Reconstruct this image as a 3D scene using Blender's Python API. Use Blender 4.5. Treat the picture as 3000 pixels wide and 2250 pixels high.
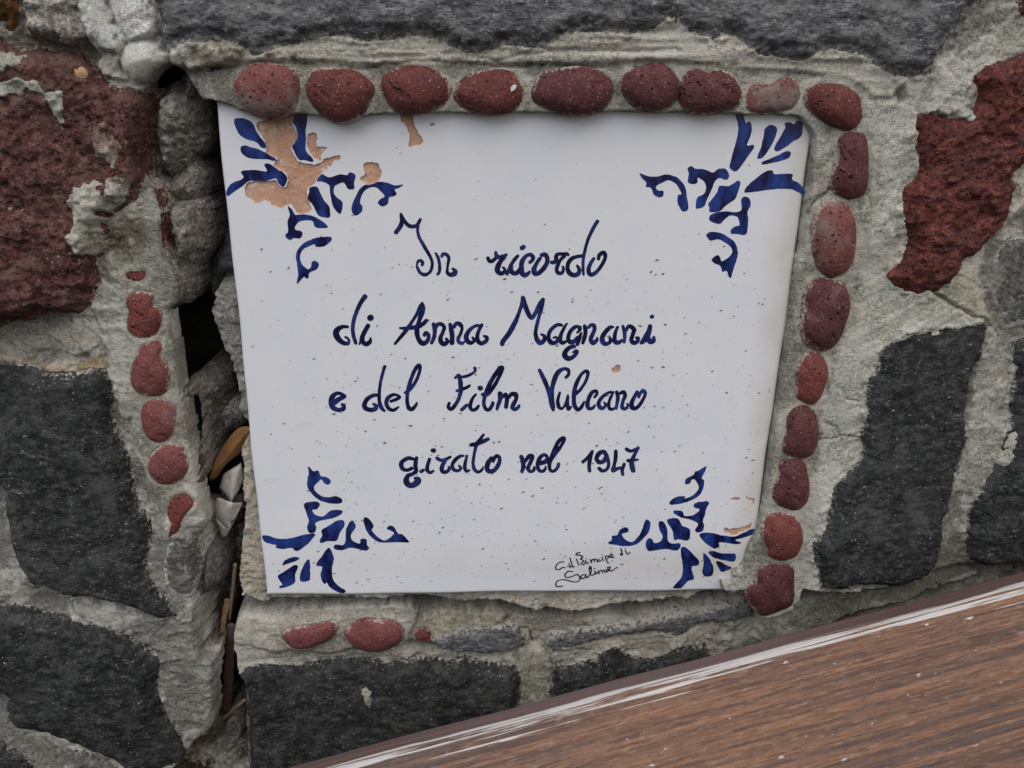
import bpy, math, random
import numpy as np
from mathutils import Matrix, Vector
from mathutils.geometry import delaunay_2d_cdt

random.seed(7)
scene = bpy.context.scene
for o in list(bpy.data.objects):
    bpy.data.objects.remove(o)
COL = scene.collection
MM = 0.001

# ------------------------------------------------------------------ camera
W, H, F = 3000.0, 2250.0, 2333.0
CAM = np.array([0.0841531545, -0.2803121948, 0.1938165168])
ROT = np.array([[0.9987960514, -0.0453751381, 0.0186425473],
                [0.0020502662, -0.3410846374, -0.9400303540],
                [0.0490126936, 0.9389368280, -0.3405809580]])   # world -> (right, down, forward)
cd = bpy.data.cameras.new('camera')
cam = bpy.data.objects.new('camera', cd)
COL.objects.link(cam)
m = np.eye(4)
m[:3, 0] = ROT[0]; m[:3, 1] = -ROT[1]; m[:3, 2] = -ROT[2]; m[:3, 3] = CAM
cam.matrix_world = Matrix(m.tolist())
cd.sensor_width = 36.0
cd.lens = 36.0 * F / W
cd.clip_start = 0.005
cd.clip_end = 200.0
cd.dof.use_dof = True
cd.dof.focus_distance = 0.305
cd.dof.aperture_fstop = 30.0
scene.camera = cam

# ------------------------------------------------------------------ light: open shade under a bright overcast sky
SUN_EL, SUN_AZ = 51.0, -42.0          # azimuth: degrees from the wall's normal, minus = from the left
world = bpy.data.worlds.new('World')
scene.world = world
world.use_nodes = True
nt = world.node_tree
bg = nt.nodes['Background']
sky = nt.nodes.new('ShaderNodeTexSky')
sky.sky_type = 'NISHITA'
sky.sun_disc = False
sky.sun_elevation = math.radians(SUN_EL)
sky.sun_rotation = math.radians(180.0 + SUN_AZ)
sky.air_density = 1.0
sky.dust_density = 3.0
sky.ozone_density = 1.0
nt.links.new(sky.outputs[0], bg.inputs[0])
bg.inputs[1].default_value = 0.085
sl = bpy.data.lights.new('sun', 'SUN')
sl.energy = 1.5
sl.angle = math.radians(66)
sl.color = (1.0, 0.975, 0.945)
sun = bpy.data.objects.new('sun', sl)
COL.objects.link(sun)
el, az = math.radians(SUN_EL), math.radians(SUN_AZ)
sdir = Vector((math.sin(az) * math.cos(el), -math.cos(az) * math.cos(el), math.sin(el)))   # towards the sun
sun.rotation_euler = sdir.to_track_quat('Z', 'Y').to_euler()
sun.location = sdir * 3
scene.view_settings.view_transform = 'Standard'
scene.view_settings.look = 'None'
scene.view_settings.gamma = 1.0
scene.view_settings.use_curve_mapping = False
scene.view_settings.exposure = 0.44

# ------------------------------------------------------------------ pixel -> wall
# The wall is the plane y = 0 (the tile's face); h is the height of a thing in front of it, in mm.
def unproj(p, h=0.0):
    p = np.asarray(p, float).reshape(-1, 2)
    d = np.stack([(p[:, 0] - W / 2) / F, (p[:, 1] - H / 2) / F, np.ones(len(p))], 1) @ ROT
    t = (-h * MM - CAM[1]) / d[:, 1]
    q = CAM + t[:, None] * d
    return q[:, [0, 2]]                                   # (x, z) in metres

def Z(i, j, pts):                                         # points read in a 1000x750 window, x2.212
    return np.array([(x / 2.212 + 1000 * i, y / 2.212 + 750 * j) for x, y in pts])
def C5(ox, oy, pts):                                      # 400 px windows, x5.53
    return np.array([(x / 5.53 + ox, y / 5.53 + oy) for x, y in pts])
def C4(ox, oy, pts):                                      # 560 px windows, x3.95
    return np.array([(x / 3.95 + ox, y / 3.95 + oy) for x, y in pts])
def D(pts):                                               # points read in the whole picture at 2212 px
    return np.array([(x * 1.35624, y * 1.35624) for x, y in pts])
def cat(*a):
    return np.concatenate(a)

def catmull(P, closed=True, n=6):
    P = np.asarray(P, float); N = len(P); out = []
    for i in range(N if closed else N - 1):
        if closed:
            a, b, c, d = P[i - 1], P[i], P[(i + 1) % N], P[(i + 2) % N]
        else:
            a, b, c, d = P[max(i - 1, 0)], P[i], P[i + 1], P[min(i + 2, N - 1)]
        for k in range(n):
            t = k / n
            out.append(0.5 * (2 * b + (c - a) * t + (2 * a - 5 * b + 4 * c - d) * t * t + (3 * b - a - 3 * c + d) * t ** 3))
    if not closed:
        out.append(P[-1])
    return np.array(out)

# ------------------------------------------------------------------ noise and distance fields
def lattice(x, y, seed):
    rng = np.random.RandomState(seed)
    xi = np.floor(x).astype(np.int64); yi = np.floor(y).astype(np.int64)
    fx = x - xi; fy = y - yi
    T = rng.rand(256, 256).astype(np.float32)
    u = fx * fx * fx * (fx * (fx * 6 - 15) + 10); v = fy * fy * fy * (fy * (fy * 6 - 15) + 10)
    a = T[xi & 255, yi & 255]; b = T[(xi + 1) & 255, yi & 255]
    c = T[xi & 255, (yi + 1) & 255]; d = T[(xi + 1) & 255, (yi + 1) & 255]
    return (a * (1 - u) + b * u) * (1 - v) + (c * (1 - u) + d * u) * v
def fbm(x, z, wl, seed, octv=4, ax=1.0, az=1.0, gain=0.5, ang=0.0):
    """noise in -1..1, wl = longest wavelength in mm; ax/az stretch the grain"""
    if ang:
        c, s = math.cos(ang), math.sin(ang)
        x, z = x * c + z * s, -x * s + z * c
    out = 0.0; amp = 1.0; tot = 0.0; f = 1.0 / (wl * MM)
    for o in range(octv):
        out = out + amp * (lattice(x * f / ax + 17.3 * o, z * f / az + 9.1 * o, seed * 31 + o) * 2 - 1)
        tot += amp; amp *= gain; f *= 2.03
    return out / tot * 1.6
def smooth(t):
    t = np.clip(t, 0, 1); return t * t * (3 - 2 * t)

def poly_sdf(P, X, Zz):
    """signed distance in mm, positive inside"""
    d2 = np.full(X.shape, 1e9); ins = np.zeros(X.shape, bool)
    n = len(P)
    for i in range(n):
        ax, az = P[i]; bx, bz = P[(i + 1) % n]
        ex, ez = bx - ax, bz - az
        L = ex * ex + ez * ez
        if L < 1e-14:
            continue
        wx, wz = X - ax, Zz - az
        t = np.clip((wx * ex + wz * ez) / L, 0, 1)
        d2 = np.minimum(d2, (wx - ex * t) ** 2 + (wz - ez * t) ** 2)
        if ez != 0:
            c = ((az > Zz) != (bz > Zz)) & (X < ex * (Zz - az) / ez + ax)
            ins ^= c
    d = np.sqrt(d2) * 1000
    return np.where(ins, d, -d)

# ------------------------------------------------------------------ objects
def link(name, me, mat=None, parent=None, **props):
    o = bpy.data.objects.new(name, me)
    COL.objects.link(o)
    if mat and me is not None:
        me.materials.append(mat)
    if parent is not None:
        o.parent = parent
    for k, v in props.items():
        o[k] = v
    return o

def mesh_np(name, V, quads=None, tris=None, smooth_=True):
    me = bpy.data.meshes.new(name)
    V = np.asarray(V, np.float32)
    nq = 0 if quads is None else len(quads); ntri = 0 if tris is None else len(tris)
    me.vertices.add(len(V)); me.vertices.foreach_set('co', V.ravel())
    loops = np.concatenate([np.asarray(quads, np.int32).ravel() if nq else np.zeros(0, np.int32),
                            np.asarray(tris, np.int32).ravel() if ntri else np.zeros(0, np.int32)])
    me.loops.add(len(loops)); me.loops.foreach_set('vertex_index', loops)
    me.polygons.add(nq + ntri)
    st = np.concatenate([np.arange(nq) * 4, nq * 4 + np.arange(ntri) * 3]).astype(np.int32)
    me.polygons.foreach_set('loop_start', st)
    me.polygons.foreach_set('use_smooth', np.full(nq + ntri, smooth_))
    me.update(calc_edges=True)
    me.validate()
    return me

def recentre(V):
    """move a part's origin to its middle, so that it has a place of its own"""
    c = (V.max(0) + V.min(0)) / 2
    return V - c, c

# ------------------------------------------------------------------ materials
def new_mat(name):
    mt = bpy.data.materials.new(name); mt.use_nodes = True
    return mt, mt.node_tree, mt.node_tree.nodes['Principled BSDF']
class N:
    """small node helper"""
    def __init__(s, t):
        s.t = t; s.pos = t.nodes.new('ShaderNodeNewGeometry').outputs['Position']
    def link(s, a, b): s.t.links.new(a, b)
    def set(s, sock, v):
        if hasattr(v, 'is_output') or isinstance(v, bpy.types.NodeSocket): s.link(v, sock)
        else: sock.default_value = v
    def mapping(s, scale=(1, 1, 1), rot=(0, 0, 0), loc=(0, 0, 0), vec=None):
        n = s.t.nodes.new('ShaderNodeMapping'); s.link(vec or s.pos, n.inputs[0])
        n.inputs['Scale'].default_value = scale; n.inputs['Rotation'].default_value = rot; n.inputs['Location'].default_value = loc
        return n.outputs[0]
    def noise(s, scale, detail=4, rough=0.55, vec=None, dist=0.0):
        n = s.t.nodes.new('ShaderNodeTexNoise'); s.link(vec or s.pos, n.inputs['Vector'])
        n.inputs['Scale'].default_value = scale; n.inputs['Detail'].default_value = detail
        n.inputs['Roughness'].default_value = rough; n.inputs['Distortion'].default_value = dist
        return n.outputs[0]
    def voronoi(s, scale, vec=None, feature='F1'):
        n = s.t.nodes.new('ShaderNodeTexVoronoi'); s.link(vec or s.pos, n.inputs['Vector'])
        n.feature = feature; n.inputs['Scale'].default_value = scale
        return n.outputs[0]
    def ramp(s, fac, stops, interp='LINEAR'):
        n = s.t.nodes.new('ShaderNodeValToRGB'); s.link(fac, n.inputs[0])
        r = n.color_ramp; r.interpolation = interp
        while len(r.elements) < len(stops): r.elements.new(0.5)
        for e, (p, c) in zip(r.elements, stops):
            e.position = p; e.color = (c, c, c, 1) if isinstance(c, (int, float)) else (*c, 1)
        return n.outputs[0]
    def mix(s, f, a, b, mode='MIX'):
        n = s.t.nodes.new('ShaderNodeMix'); n.data_type = 'RGBA'; n.blend_type = mode
        s.set(n.inputs[0], f)
        for k, v in ((6, a), (7, b)):
            s.set(n.inputs[k], (*v, 1) if isinstance(v, tuple) and len(v) == 3 else v)
        return n.outputs[2]
    def math(s, op, a, b=0.0, c=None):
        n = s.t.nodes.new('ShaderNodeMath'); n.operation = op
        s.set(n.inputs[0], a); s.set(n.inputs[1], b)
        if c is not None: s.set(n.inputs[2], c)
        return n.outputs[0]
    def attr(s, name, out='Fac'):
        n = s.t.nodes.new('ShaderNodeAttribute'); n.attribute_name = name
        return n.outputs[out]
    def bump(s, height, dist, strength=1.0, prev=None):
        n = s.t.nodes.new('ShaderNodeBump'); s.link(height, n.inputs['Height'])
        n.inputs['Distance'].default_value = dist; n.inputs['Strength'].default_value = strength
        if prev is not None: s.link(prev, n.inputs['Normal'])
        return n.outputs[0]

DUST = (0.50, 0.47, 0.40)
def stone_mat(name, dark, mid, light, speck, speck_amt, grain=900, patch=None, stretch=(1, 1, 1), bumpd=0.0005, rough=0.9, pits=0.0, spec=0.25):
    mt, t, b = new_mat(name); n = N(t)
    v = n.mapping(stretch)
    n1 = n.noise(90, 5, 0.6, v); n2 = n.noise(grain, 4, 0.7, v); n3 = n.noise(300, 4, 0.6, v)
    base = n.mix(n.ramp(n1, [(0.32, 0.0), (0.68, 1.0)]), dark, mid)
    base = n.mix(n.ramp(n3, [(0.46, 0.0), (0.66, 0.8)]), base, light)
    base = n.mix(n.ramp(n2, [(0.38, 0.8), (0.54, 0.0)]), base, tuple(c * 0.45 for c in dark))
    if patch:
        base = n.mix(n.ramp(n.noise(70, 6, 0.72, n.mapping(loc=(5, 5, 2)), 0.6), [(0.50, 0.0), (0.62, 0.65)]), base, patch)
    sp = n.ramp(n.noise(grain * 0.9, 2, 0.5, n.mapping((1, 1, 1), loc=(3, 1, 7))), [(0.66 - speck_amt, 0.0), (0.74 - speck_amt, 1.0)])
    sp = n.math('MULTIPLY', sp, n.ramp(n.noise(140, 3, 0.6), [(0.4, 0.1), (0.65, 1.0)]))
    base = n.mix(sp, base, speck)
    dn = n.ramp(n.noise(650, 5, 0.75), [(0.35, 0.0), (0.62, 1.0)])
    dm = n.math('MULTIPLY', n.attr('dust'), n.math('ADD', dn, 0.12))
    dm = n.ramp(dm, [(0.41, 0.0), (0.66, 0.9)])
    base = n.mix(dm, base, DUST)
    n.link(base, b.inputs['Base Color'])
    b.inputs['Roughness'].default_value = rough
    b.inputs['Specular IOR Level'].default_value = spec
    h = n.math('ADD', n.math('MULTIPLY', n2, 0.7), n.math('MULTIPLY', n3, 0.9))
    if pits:
        pv = n.ramp(n.voronoi(520, n.mapping(stretch)), [(0.0, 0.0), (0.28, 1.0)])
        h = n.math('ADD', h, n.math('MULTIPLY', pv, pits))
    n.link(n.bump(h, bumpd, 1.0), b.inputs['Normal'])
    return mt

M_black = stone_mat('lava_black', (0.017, 0.018, 0.018), (0.040, 0.042, 0.042), (0.105, 0.107, 0.105), (0.40, 0.40, 0.38), 0.015, grain=1100, stretch=(0.8, 1, 1.15), bumpd=0.0011, patch=(0.085, 0.087, 0.085))
M_blackg = stone_mat('lava_grey', (0.075, 0.077, 0.080), (0.165, 0.168, 0.173), (0.32, 0.32, 0.325), (0.48, 0.47, 0.45), 0.03, grain=1000, stretch=(0.6, 1, 1.35), bumpd=0.0012, patch=(0.24, 0.235, 0.225))
M_red = stone_mat('lava_red', (0.068, 0.027, 0.026), (0.145, 0.057, 0.052), (0.25, 0.13, 0.115), (0.42, 0.33, 0.30), 0.0, grain=800, bumpd=0.0016, pits=0.8, patch=(0.165, 0.105, 0.080))
M_redr = stone_mat('lava_rust', (0.080, 0.026, 0.023), (0.185, 0.052, 0.043), (0.29, 0.092, 0.068), (0.40, 0.25, 0.18), -0.02, grain=700, bumpd=0.0018, pits=0.9, patch=(0.10, 0.045, 0.045))
M_rubble = stone_mat('rubble_grey', (0.17, 0.155, 0.135), (0.31, 0.285, 0.25), (0.46, 0.43, 0.38), (0.52, 0.50, 0.46), 0.02, grain=700, bumpd=0.0013, pits=0.6)
M_pale = stone_mat('pale_stone', (0.22, 0.19, 0.16), (0.36, 0.34, 0.30), (0.52, 0.50, 0.46), (0.6, 0.58, 0.54), 0.04, grain=600, bumpd=0.0009, pits=0.5)
M_ochre = stone_mat('ochre_stone', (0.10, 0.05, 0.02), (0.26, 0.13, 0.045), (0.36, 0.20, 0.08), (0.45, 0.38, 0.3), 0.0, grain=600, bumpd=0.0008, pits=0.4)
M_dim = stone_mat('dark_grey_stone', (0.09, 0.088, 0.084), (0.15, 0.147, 0.14), (0.24, 0.235, 0.225), (0.4, 0.39, 0.37), -0.02, grain=700, bumpd=0.0006)

def mortar_mat():
    mt, t, b = new_mat('mortar'); n = N(t)
    c = n.attr('col', 'Color')
    g = n.noise(700, 5, 0.7); g2 = n.noise(2200, 3, 0.6); g3 = n.noise(60, 4, 0.6)
    c = n.mix(1.0, c, n.ramp(g, [(0.30, 0.42), (0.5, 1.0), (0.72, 1.3)]), 'MULTIPLY')
    c = n.mix(1.0, c, n.ramp(g2, [(0.32, 0.62), (0.62, 1.18)]), 'MULTIPLY')
    lime = n.ramp(n.noise(38, 6, 0.72, None, 0.4), [(0.495, 0.0), (0.56, 0.78)])
    c = n.mix(n.math('MULTIPLY', lime, n.ramp(n.noise(500, 4, 0.7), [(0.34, 0.3), (0.52, 1.0)])), c, (0.68, 0.665, 0.61))
    damp = n.ramp(n.noise(30, 6, 0.70, n.mapping(loc=(7, 3, 5)), 0.5), [(0.56, 0.0), (0.64, 0.4)])
    c = n.mix(damp, c, (0.22, 0.215, 0.175))
    c = n.mix(0.7, c, n.ramp(g3, [(0.3, (0.84, 0.86, 0.82)), (0.7, (1.1, 1.06, 1.0))]), 'MULTIPLY')
    c = n.mix(0.4, c, n.ramp(n.noise(210, 4, 0.6, n.mapping(loc=(2, 8, 4))), [(0.36, (0.90, 0.98, 0.88)), (0.5, (1, 1, 1)), (0.64, (1.12, 1.0, 0.92))]), 'MULTIPLY')
    dk = n.ramp(n.voronoi(330), [(0.03, 1.0), (0.10, 0.0)])
    dk = n.math('MULTIPLY', dk, n.ramp(n.noise(120, 3), [(0.46, 0.0), (0.58, 0.85)]))
    c = n.mix(dk, c, (0.045, 0.042, 0.036))
    dk2 = n.math('MULTIPLY', n.ramp(n.voronoi(150, n.mapping((1.0, 1, 1.6))), [(0.05, 1.0), (0.13, 0.0)]), n.ramp(n.noise(60, 3, 0.6, n.mapping(loc=(4, 4, 4))), [(0.53, 0.0), (0.58, 0.8)]))
    c = n.mix(dk2, c, (0.06, 0.055, 0.045))
    wf = n.ramp(n.noise(900, 3, 0.7, n.mapping(loc=(11, 1, 6))), [(0.62, 0.0), (0.70, 0.6)])
    c = n.mix(wf, c, (0.70, 0.68, 0.62))
    n.link(c, b.inputs['Base Color'])
    b.inputs['Roughness'].default_value = 0.88
    b.inputs['Specular IOR Level'].default_value = 0.2
    h = n.math('ADD', n.math('MULTIPLY', g, 0.8), n.math('MULTIPLY', g2, 0.55))
    n.link(n.bump(h, 0.0014, 1.0), b.inputs['Normal'])
    return mt
M_mortar = mortar_mat()

def pebble_mat(name, dark, mid, grey, greyamt, pit=0.6, seed=0.0):
    mt, t, b = new_mat(name); n = N(t)
    v = n.mapping(loc=(seed, seed * 0.7, seed * 1.3))
    n1 = n.noise(160, 4, 0.6, v); n2 = n.noise(1300, 4, 0.7, v)
    c = n.mix(n.ramp(n1, [(0.35, 0.0), (0.65, 1.0)]), dark, mid)
    c = n.mix(n.ramp(n2, [(0.36, 0.75), (0.5, 0.0)]), c, tuple(k * 0.55 for k in dark))
    gm = n.ramp(n.noise(55, 4, 0.6, v), [(0.62 - greyamt, 0.0), (0.74 - greyamt, 0.75)])
    c = n.mix(gm, c, grey)
    sp = n.ramp(n.noise(1500, 2, 0.5, n.mapping(loc=(seed + 5, 2, 3))), [(0.655, 0.0), (0.71, 0.8)])
    c = n.mix(sp, c, (0.50, 0.34, 0.31))
    pv = n.voronoi(420, v)
    pm = n.math('MULTIPLY', n.ramp(pv, [(0.14, 1.0), (0.28, 0.0)]), n.ramp(n.noise(150, 3, 0.6, v), [(0.45, 0.0), (0.58, pit * 0.9)]))
    pm2 = n.math('MULTIPLY', n.ramp(n.voronoi(230, n.mapping((1, 1, 1.5), loc=(seed, 1, 2))), [(0.06, 1.0), (0.15, 0.0)]), n.ramp(n.noise(90, 3, 0.6, v), [(0.50, 0.0), (0.56, pit)]))
    pm = n.math('MAXIMUM', pm, pm2)
    c = n.mix(pm, c, (0.042, 0.017, 0.016))
    dm = n.math('MULTIPLY', n.attr('dust'), n.math('ADD', n.ramp(n.noise(800, 4, 0.75), [(0.35, 0.0), (0.62, 1.0)]), 0.1))
    c = n.mix(n.ramp(dm, [(0.30, 0.0), (0.52, 0.9)]), c, (0.48, 0.44, 0.38))
    n.link(c, b.inputs['Base Color'])
    b.inputs['Roughness'].default_value = 0.72
    b.inputs['Specular IOR Level'].default_value = 0.3
    h = n.math('SUBTRACT', n.math('MULTIPLY', n2, 0.6), n.math('MULTIPLY', pm, 1.6))
    n.link(n.bump(h, 0.0009, 1.0), b.inputs['Normal'])
    return mt
M_peb = [pebble_mat('pebble_red', (0.115, 0.032, 0.028), (0.180, 0.052, 0.044), (0.25, 0.17, 0.16), -0.04, 0.5, 0.0),
         pebble_mat('pebble_plum', (0.090, 0.028, 0.030), (0.150, 0.050, 0.052), (0.26, 0.16, 0.165), 0.0, 0.9, 3.0),
         pebble_mat('pebble_brick', (0.160, 0.044, 0.036), (0.23, 0.066, 0.052), (0.30, 0.20, 0.18), -0.1, 0.5, 6.0),
         pebble_mat('pebble_pink', (0.175, 0.054, 0.050), (0.245, 0.084, 0.076), (0.32, 0.21, 0.20), 0.02, 0.4, 9.0),
         pebble_mat('pebble_dusty', (0.175, 0.055, 0.046), (0.24, 0.088, 0.075), (0.26, 0.21, 0.19), 0.14, 0.6, 12.0)]

def glaze_mat():
    mt, t, b = new_mat('white_glaze'); n = N(t)
    g = n.noise(35, 4, 0.6)
    c = n.mix(n.ramp(g, [(0.35, 0.0), (0.7, 1.0)]), (0.77, 0.785, 0.82), (0.81, 0.82, 0.84))
    sx = t.nodes.new('ShaderNodeSeparateXYZ'); n.link(n.pos, sx.inputs[0])
    # brownish weathering near the right and lower rims, and faint rust round the speckles
    e1 = n.ramp(sx.outputs[0], [(0.188, 0.0), (0.197, 1.0)])
    e2 = n.ramp(sx.outputs[2], [(0.004, 0.0), (0.011, 1.0), (0.013, 1.0), (0.026, 0.0)])
    e2 = n.math('MULTIPLY', e2, n.ramp(sx.outputs[0], [(0.05, 0.15), (0.18, 1.0)]))
    st = n.math('MAXIMUM', e1, e2)
    st = n.math('MULTIPLY', st, n.ramp(n.noise(45, 4, 0.6, n.mapping((1, 1, 0.8))), [(0.3, 0.15), (0.7, 0.7)]))
    c = n.mix(st, c, (0.60, 0.49, 0.36))
    fr = n.ramp(n.noise(120, 4, 0.6, n.mapping((0.6, 1, 1.4))), [(0.6, 0.0), (0.8, 0.35)])
    c = n.mix(fr, c, (0.66, 0.62, 0.53))
    n.link(c, b.inputs['Base Color'])
    b.inputs['Roughness'].default_value = 0.16
    b.inputs['Coat Weight'].default_value = 0.4
    b.inputs['Coat Roughness'].default_value = 0.06
    n.link(n.bump(n.noise(70, 3, 0.5), 0.0004, 0.25), b.inputs['Normal'])
    return mt
M_glaze = glaze_mat()

def ink_mat(name, dark, light, lo=0.42, hi=0.62):
    mt, t, b = new_mat(name); n = N(t)
    f = n.ramp(n.noise(130, 3, 0.55, n.mapping((1.6, 1, 0.8))), [(lo, 0.0), (hi, 1.0)])
    c = n.mix(f, dark, light)
    c = n.mix(n.ramp(n.noise(1500, 3, 0.6), [(0.55, 0.0), (0.75, 0.3)]), c, tuple(k * 1.7 + 0.01 for k in light))
    n.link(c, b.inputs['Base Color'])
    b.inputs['Roughness'].default_value = 0.22
    return mt
M_ink = ink_mat('navy_lettering', (0.009, 0.010, 0.042), (0.026, 0.042, 0.185), 0.44, 0.66)
M_cobalt = ink_mat('cobalt_ornament', (0.008, 0.008, 0.045), (0.022, 0.055, 0.260), 0.40, 0.66)
M_sign = ink_mat('dark_signature', (0.012, 0.016, 0.020), (0.03, 0.04, 0.05))

def terracotta_mat():
    mt, t, b = new_mat('terracotta'); n = N(t)
    c = n.mix(n.ramp(n.noise(220, 5, 0.65), [(0.3, 0.0), (0.7, 1.0)]), (0.52, 0.27, 0.165), (0.64, 0.40, 0.28))
    c = n.mix(n.ramp(n.noise(190, 6, 0.75, n.mapping(loc=(1, 2, 3)), 0.5), [(0.55, 0.0), (0.62, 0.8)]), c, (0.72, 0.62, 0.55))
    c = n.mix(n.ramp(n.noise(120, 5, 0.7, n.mapping(loc=(6, 2, 3))), [(0.55, 0.0), (0.68, 0.6)]), c, (0.38, 0.20, 0.12))
    n.link(c, b.inputs['Base Color']); b.inputs['Roughness'].default_value = 0.85
    n.link(n.bump(n.noise(420, 5, 0.7), 0.0010, 0.9), b.inputs['Normal'])
    return mt
M_terra = terracotta_mat()

def simple_mat(name, a, bcol, scale=300, rough=0.8, bumpd=0.0003, stretch=(1, 1, 1), trans=0.0):
    mt, t, b = new_mat(name); n = N(t)
    f = n.noise(scale, 4, 0.6, n.mapping(stretch))
    n.link(n.mix(n.ramp(f, [(0.3, 0.0), (0.7, 1.0)]), a, bcol), b.inputs['Base Color'])
    b.inputs['Roughness'].default_value = rough
    n.link(n.bump(f, bumpd, 0.8), b.inputs['Normal'])
    if trans:
        b.inputs['Transmission Weight'].default_value = trans
    return mt
M_leaf = simple_mat('dry_leaf', (0.20, 0.095, 0.030), (0.33, 0.175, 0.07), 250, 0.6)
M_straw = simple_mat('dry_straw', (0.16, 0.10, 0.055), (0.30, 0.20, 0.12), 400, 0.7)
M_bark = simple_mat('dark_stalk', (0.075, 0.045, 0.036), (0.14, 0.09, 0.075), 300, 0.7)
M_petal = simple_mat('papery_white', (0.36, 0.325, 0.275), (0.56, 0.535, 0.49), 200, 0.55, 0.0002)
M_shell = simple_mat('snail_shell', (0.42, 0.22, 0.08), (0.60, 0.40, 0.22), 700, 0.45, 0.0001)
M_cavity_shade = simple_mat('cavity_shade', (0.030, 0.026, 0.021), (0.070, 0.060, 0.048), 200, 0.95, 0.001)  # near-black: the shade deep inside the crack, put into the colour
M_speck = simple_mat('brown_speckle', (0.075, 0.058, 0.032), (0.24, 0.19, 0.115), 900, 0.5, 0.0001)
M_fleck = simple_mat('white_paint', (0.62, 0.60, 0.56), (0.74, 0.72, 0.68), 500, 0.6)
M_crumb = simple_mat('red_crumb', (0.16, 0.05, 0.04), (0.26, 0.09, 0.07), 700, 0.85)
#PART2
# ------------------------------------------------------------------ the wall: mortar and stones as relief over one grid
STEP = 0.0005
X0, X1, Z0, Z1 = -0.200, 0.420, -0.155, 0.280
gx = np.arange(X0, X1, STEP); gz = np.arange(Z0, Z1, STEP)
GX, GZ = np.meshgrid(gx, gz)                               # rows = z
TILE = 0.2
GREY = (0.27, 0.262, 0.24); PALE = (0.46, 0.44, 0.385); CREAM = (0.50, 0.45, 0.36); GREEN = (0.30, 0.295, 0.245)
DARK = (0.13, 0.125, 0.112); SOIL = (0.055, 0.046, 0.036); WHITE = (0.55, 0.54, 0.50); OCHRE = (0.40, 0.30, 0.19)

edge_n = fbm(GX, GZ, 7, 11, 4) * 1.0                      # shared raggedness, about +-1
edge_f = fbm(GX, GZ, 1.8, 12, 2)
edge_g = fbm(GX, GZ, 2.6, 17, 3, gain=0.7) * smooth(0.5 + fbm(GX, GZ, 16, 18, 2) * 0.9)      # torn here, clean there
lump = fbm(GX, GZ, 22, 13, 3)
gritn = fbm(GX, GZ, 3.6, 14, 4, gain=0.62) * 0.9 + (0.35 - np.abs(fbm(GX, GZ, 6.5, 15, 3))) * 1.5
Mh = np.full(GX.shape, 2.5) + lump * 1.3 + gritn * 0.35
Mc = np.zeros(GX.shape + (3,)); Mc[:] = GREY

def bbox(P, pad):
    i0 = max(int((P[:, 0].min() - pad - X0) / STEP), 0); i1 = min(int((P[:, 0].max() + pad - X0) / STEP) + 2, len(gx))
    j0 = max(int((P[:, 1].min() - pad - Z0) / STEP), 0); j1 = min(int((P[:, 1].max() + pad - Z0) / STEP) + 2, len(gz))
    return slice(j0, j1), slice(i0, i1)

def zone(px, h, col=None, w=3.0, rag=0.8, rough=0.4, stri=None, dome=0.0, domel=6.0, tilt=(0, 0), mode='set', hp=None, cw=1.5, grit=0.35):
    """paint a patch of mortar: height h (mm) inside the outline, blended over w mm"""
    P = catmull(unproj(px, h if hp is None else hp), True, 3)
    s = bbox(P, 0.006)
    x, z = GX[s], GZ[s]
    d = poly_sdf(P, x, z) + edge_n[s] * rag + edge_f[s] * rag * 0.5
    c = P.mean(0)
    t = h + tilt[0] * (x - c[0]) * 1000 + tilt[1] * (z - c[1]) * 1000
    t = t + lump[s] * rough + gritn[s] * grit
    if dome:
        t = t + dome * (1 - np.exp(-np.clip(d, 0, None) / domel))
    if stri:
        amp, ang, wl = stri
        amp = amp * 0.75
        t = t + amp * fbm(x, z, wl, 21, 2, ax=16, az=1, ang=ang + 0.06 * fbm(x, z, 30, 24, 2) if False else ang) + amp * 0.5 * fbm(x + z * 0.05, z, wl * 2.4, 22, 2, ax=10, az=1, ang=ang)
    f = smooth(d / w + 0.5)
    m = Mh[s]
    if mode == 'max':
        new = np.maximum(m, m * (1 - f) + t * f)
    else:
        new = m * (1 - f) + t * f
    Mh[s] = new
    if col is not None:
        fc = smooth((d + edge_f[s] * 1.2) / cw + 0.5)[..., None]
        Mc[s] = Mc[s] * (1 - fc) + np.array(col) * fc
    return d

# --- the right-hand field, left and lower fields
zone(D([(1840, 150), (2080, 130), (2330, -60), (2400, 600), (2400, 1260), (2100, 1290), (1720, 1330), (1700, 1180), (1780, 850), (1870, 400)]), 4.0, PALE, w=6, rough=1.0)
zone(D([(1850, 150), (2040, 150), (2140, 60), (2160, 200), (2020, 260), (1990, 420), (1930, 520), (1870, 560), (1900, 300)]), 4.6, WHITE, w=4, rough=1.2, rag=2.5, grit=0.4, stri=(0.35, 1.2, 2.4))
zone(D([(1840, 620), (1920, 600), (2060, 640), (2130, 700), (2060, 720), (1900, 760), (1860, 860), (1850, 1000), (1790, 1160), (1760, 1150), (1800, 900)]), 4.2, (0.52, 0.51, 0.455), w=4, rough=0.6, stri=(0.4, 0.55, 2.2), grit=0.15)
zone(D([(2000, 560), (2120, 560), (2140, 690), (2060, 640), (1950, 620)]), 4.6, (0.48, 0.46, 0.36), w=3, rough=0.4, stri=(0.4, -0.5, 2.0), grit=0.15)
zone(D([(2120, 520), (2400, 420), (2400, 900), (2210, 800), (2150, 740)]), 2.5, (0.26, 0.25, 0.225), w=5, rough=1.0)
zone(D([(2100, 720), (2160, 740), (2200, 850), (2130, 1050), (2060, 1100), (2070, 900)]), 3.0, (0.36, 0.35, 0.31), w=3, rough=0.7)
zone(D([(2040, 1080), (2110, 1080), (2120, 1240), (2010, 1240)]), 1.5, (0.23, 0.22, 0.185), w=3, rough=0.7)
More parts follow.
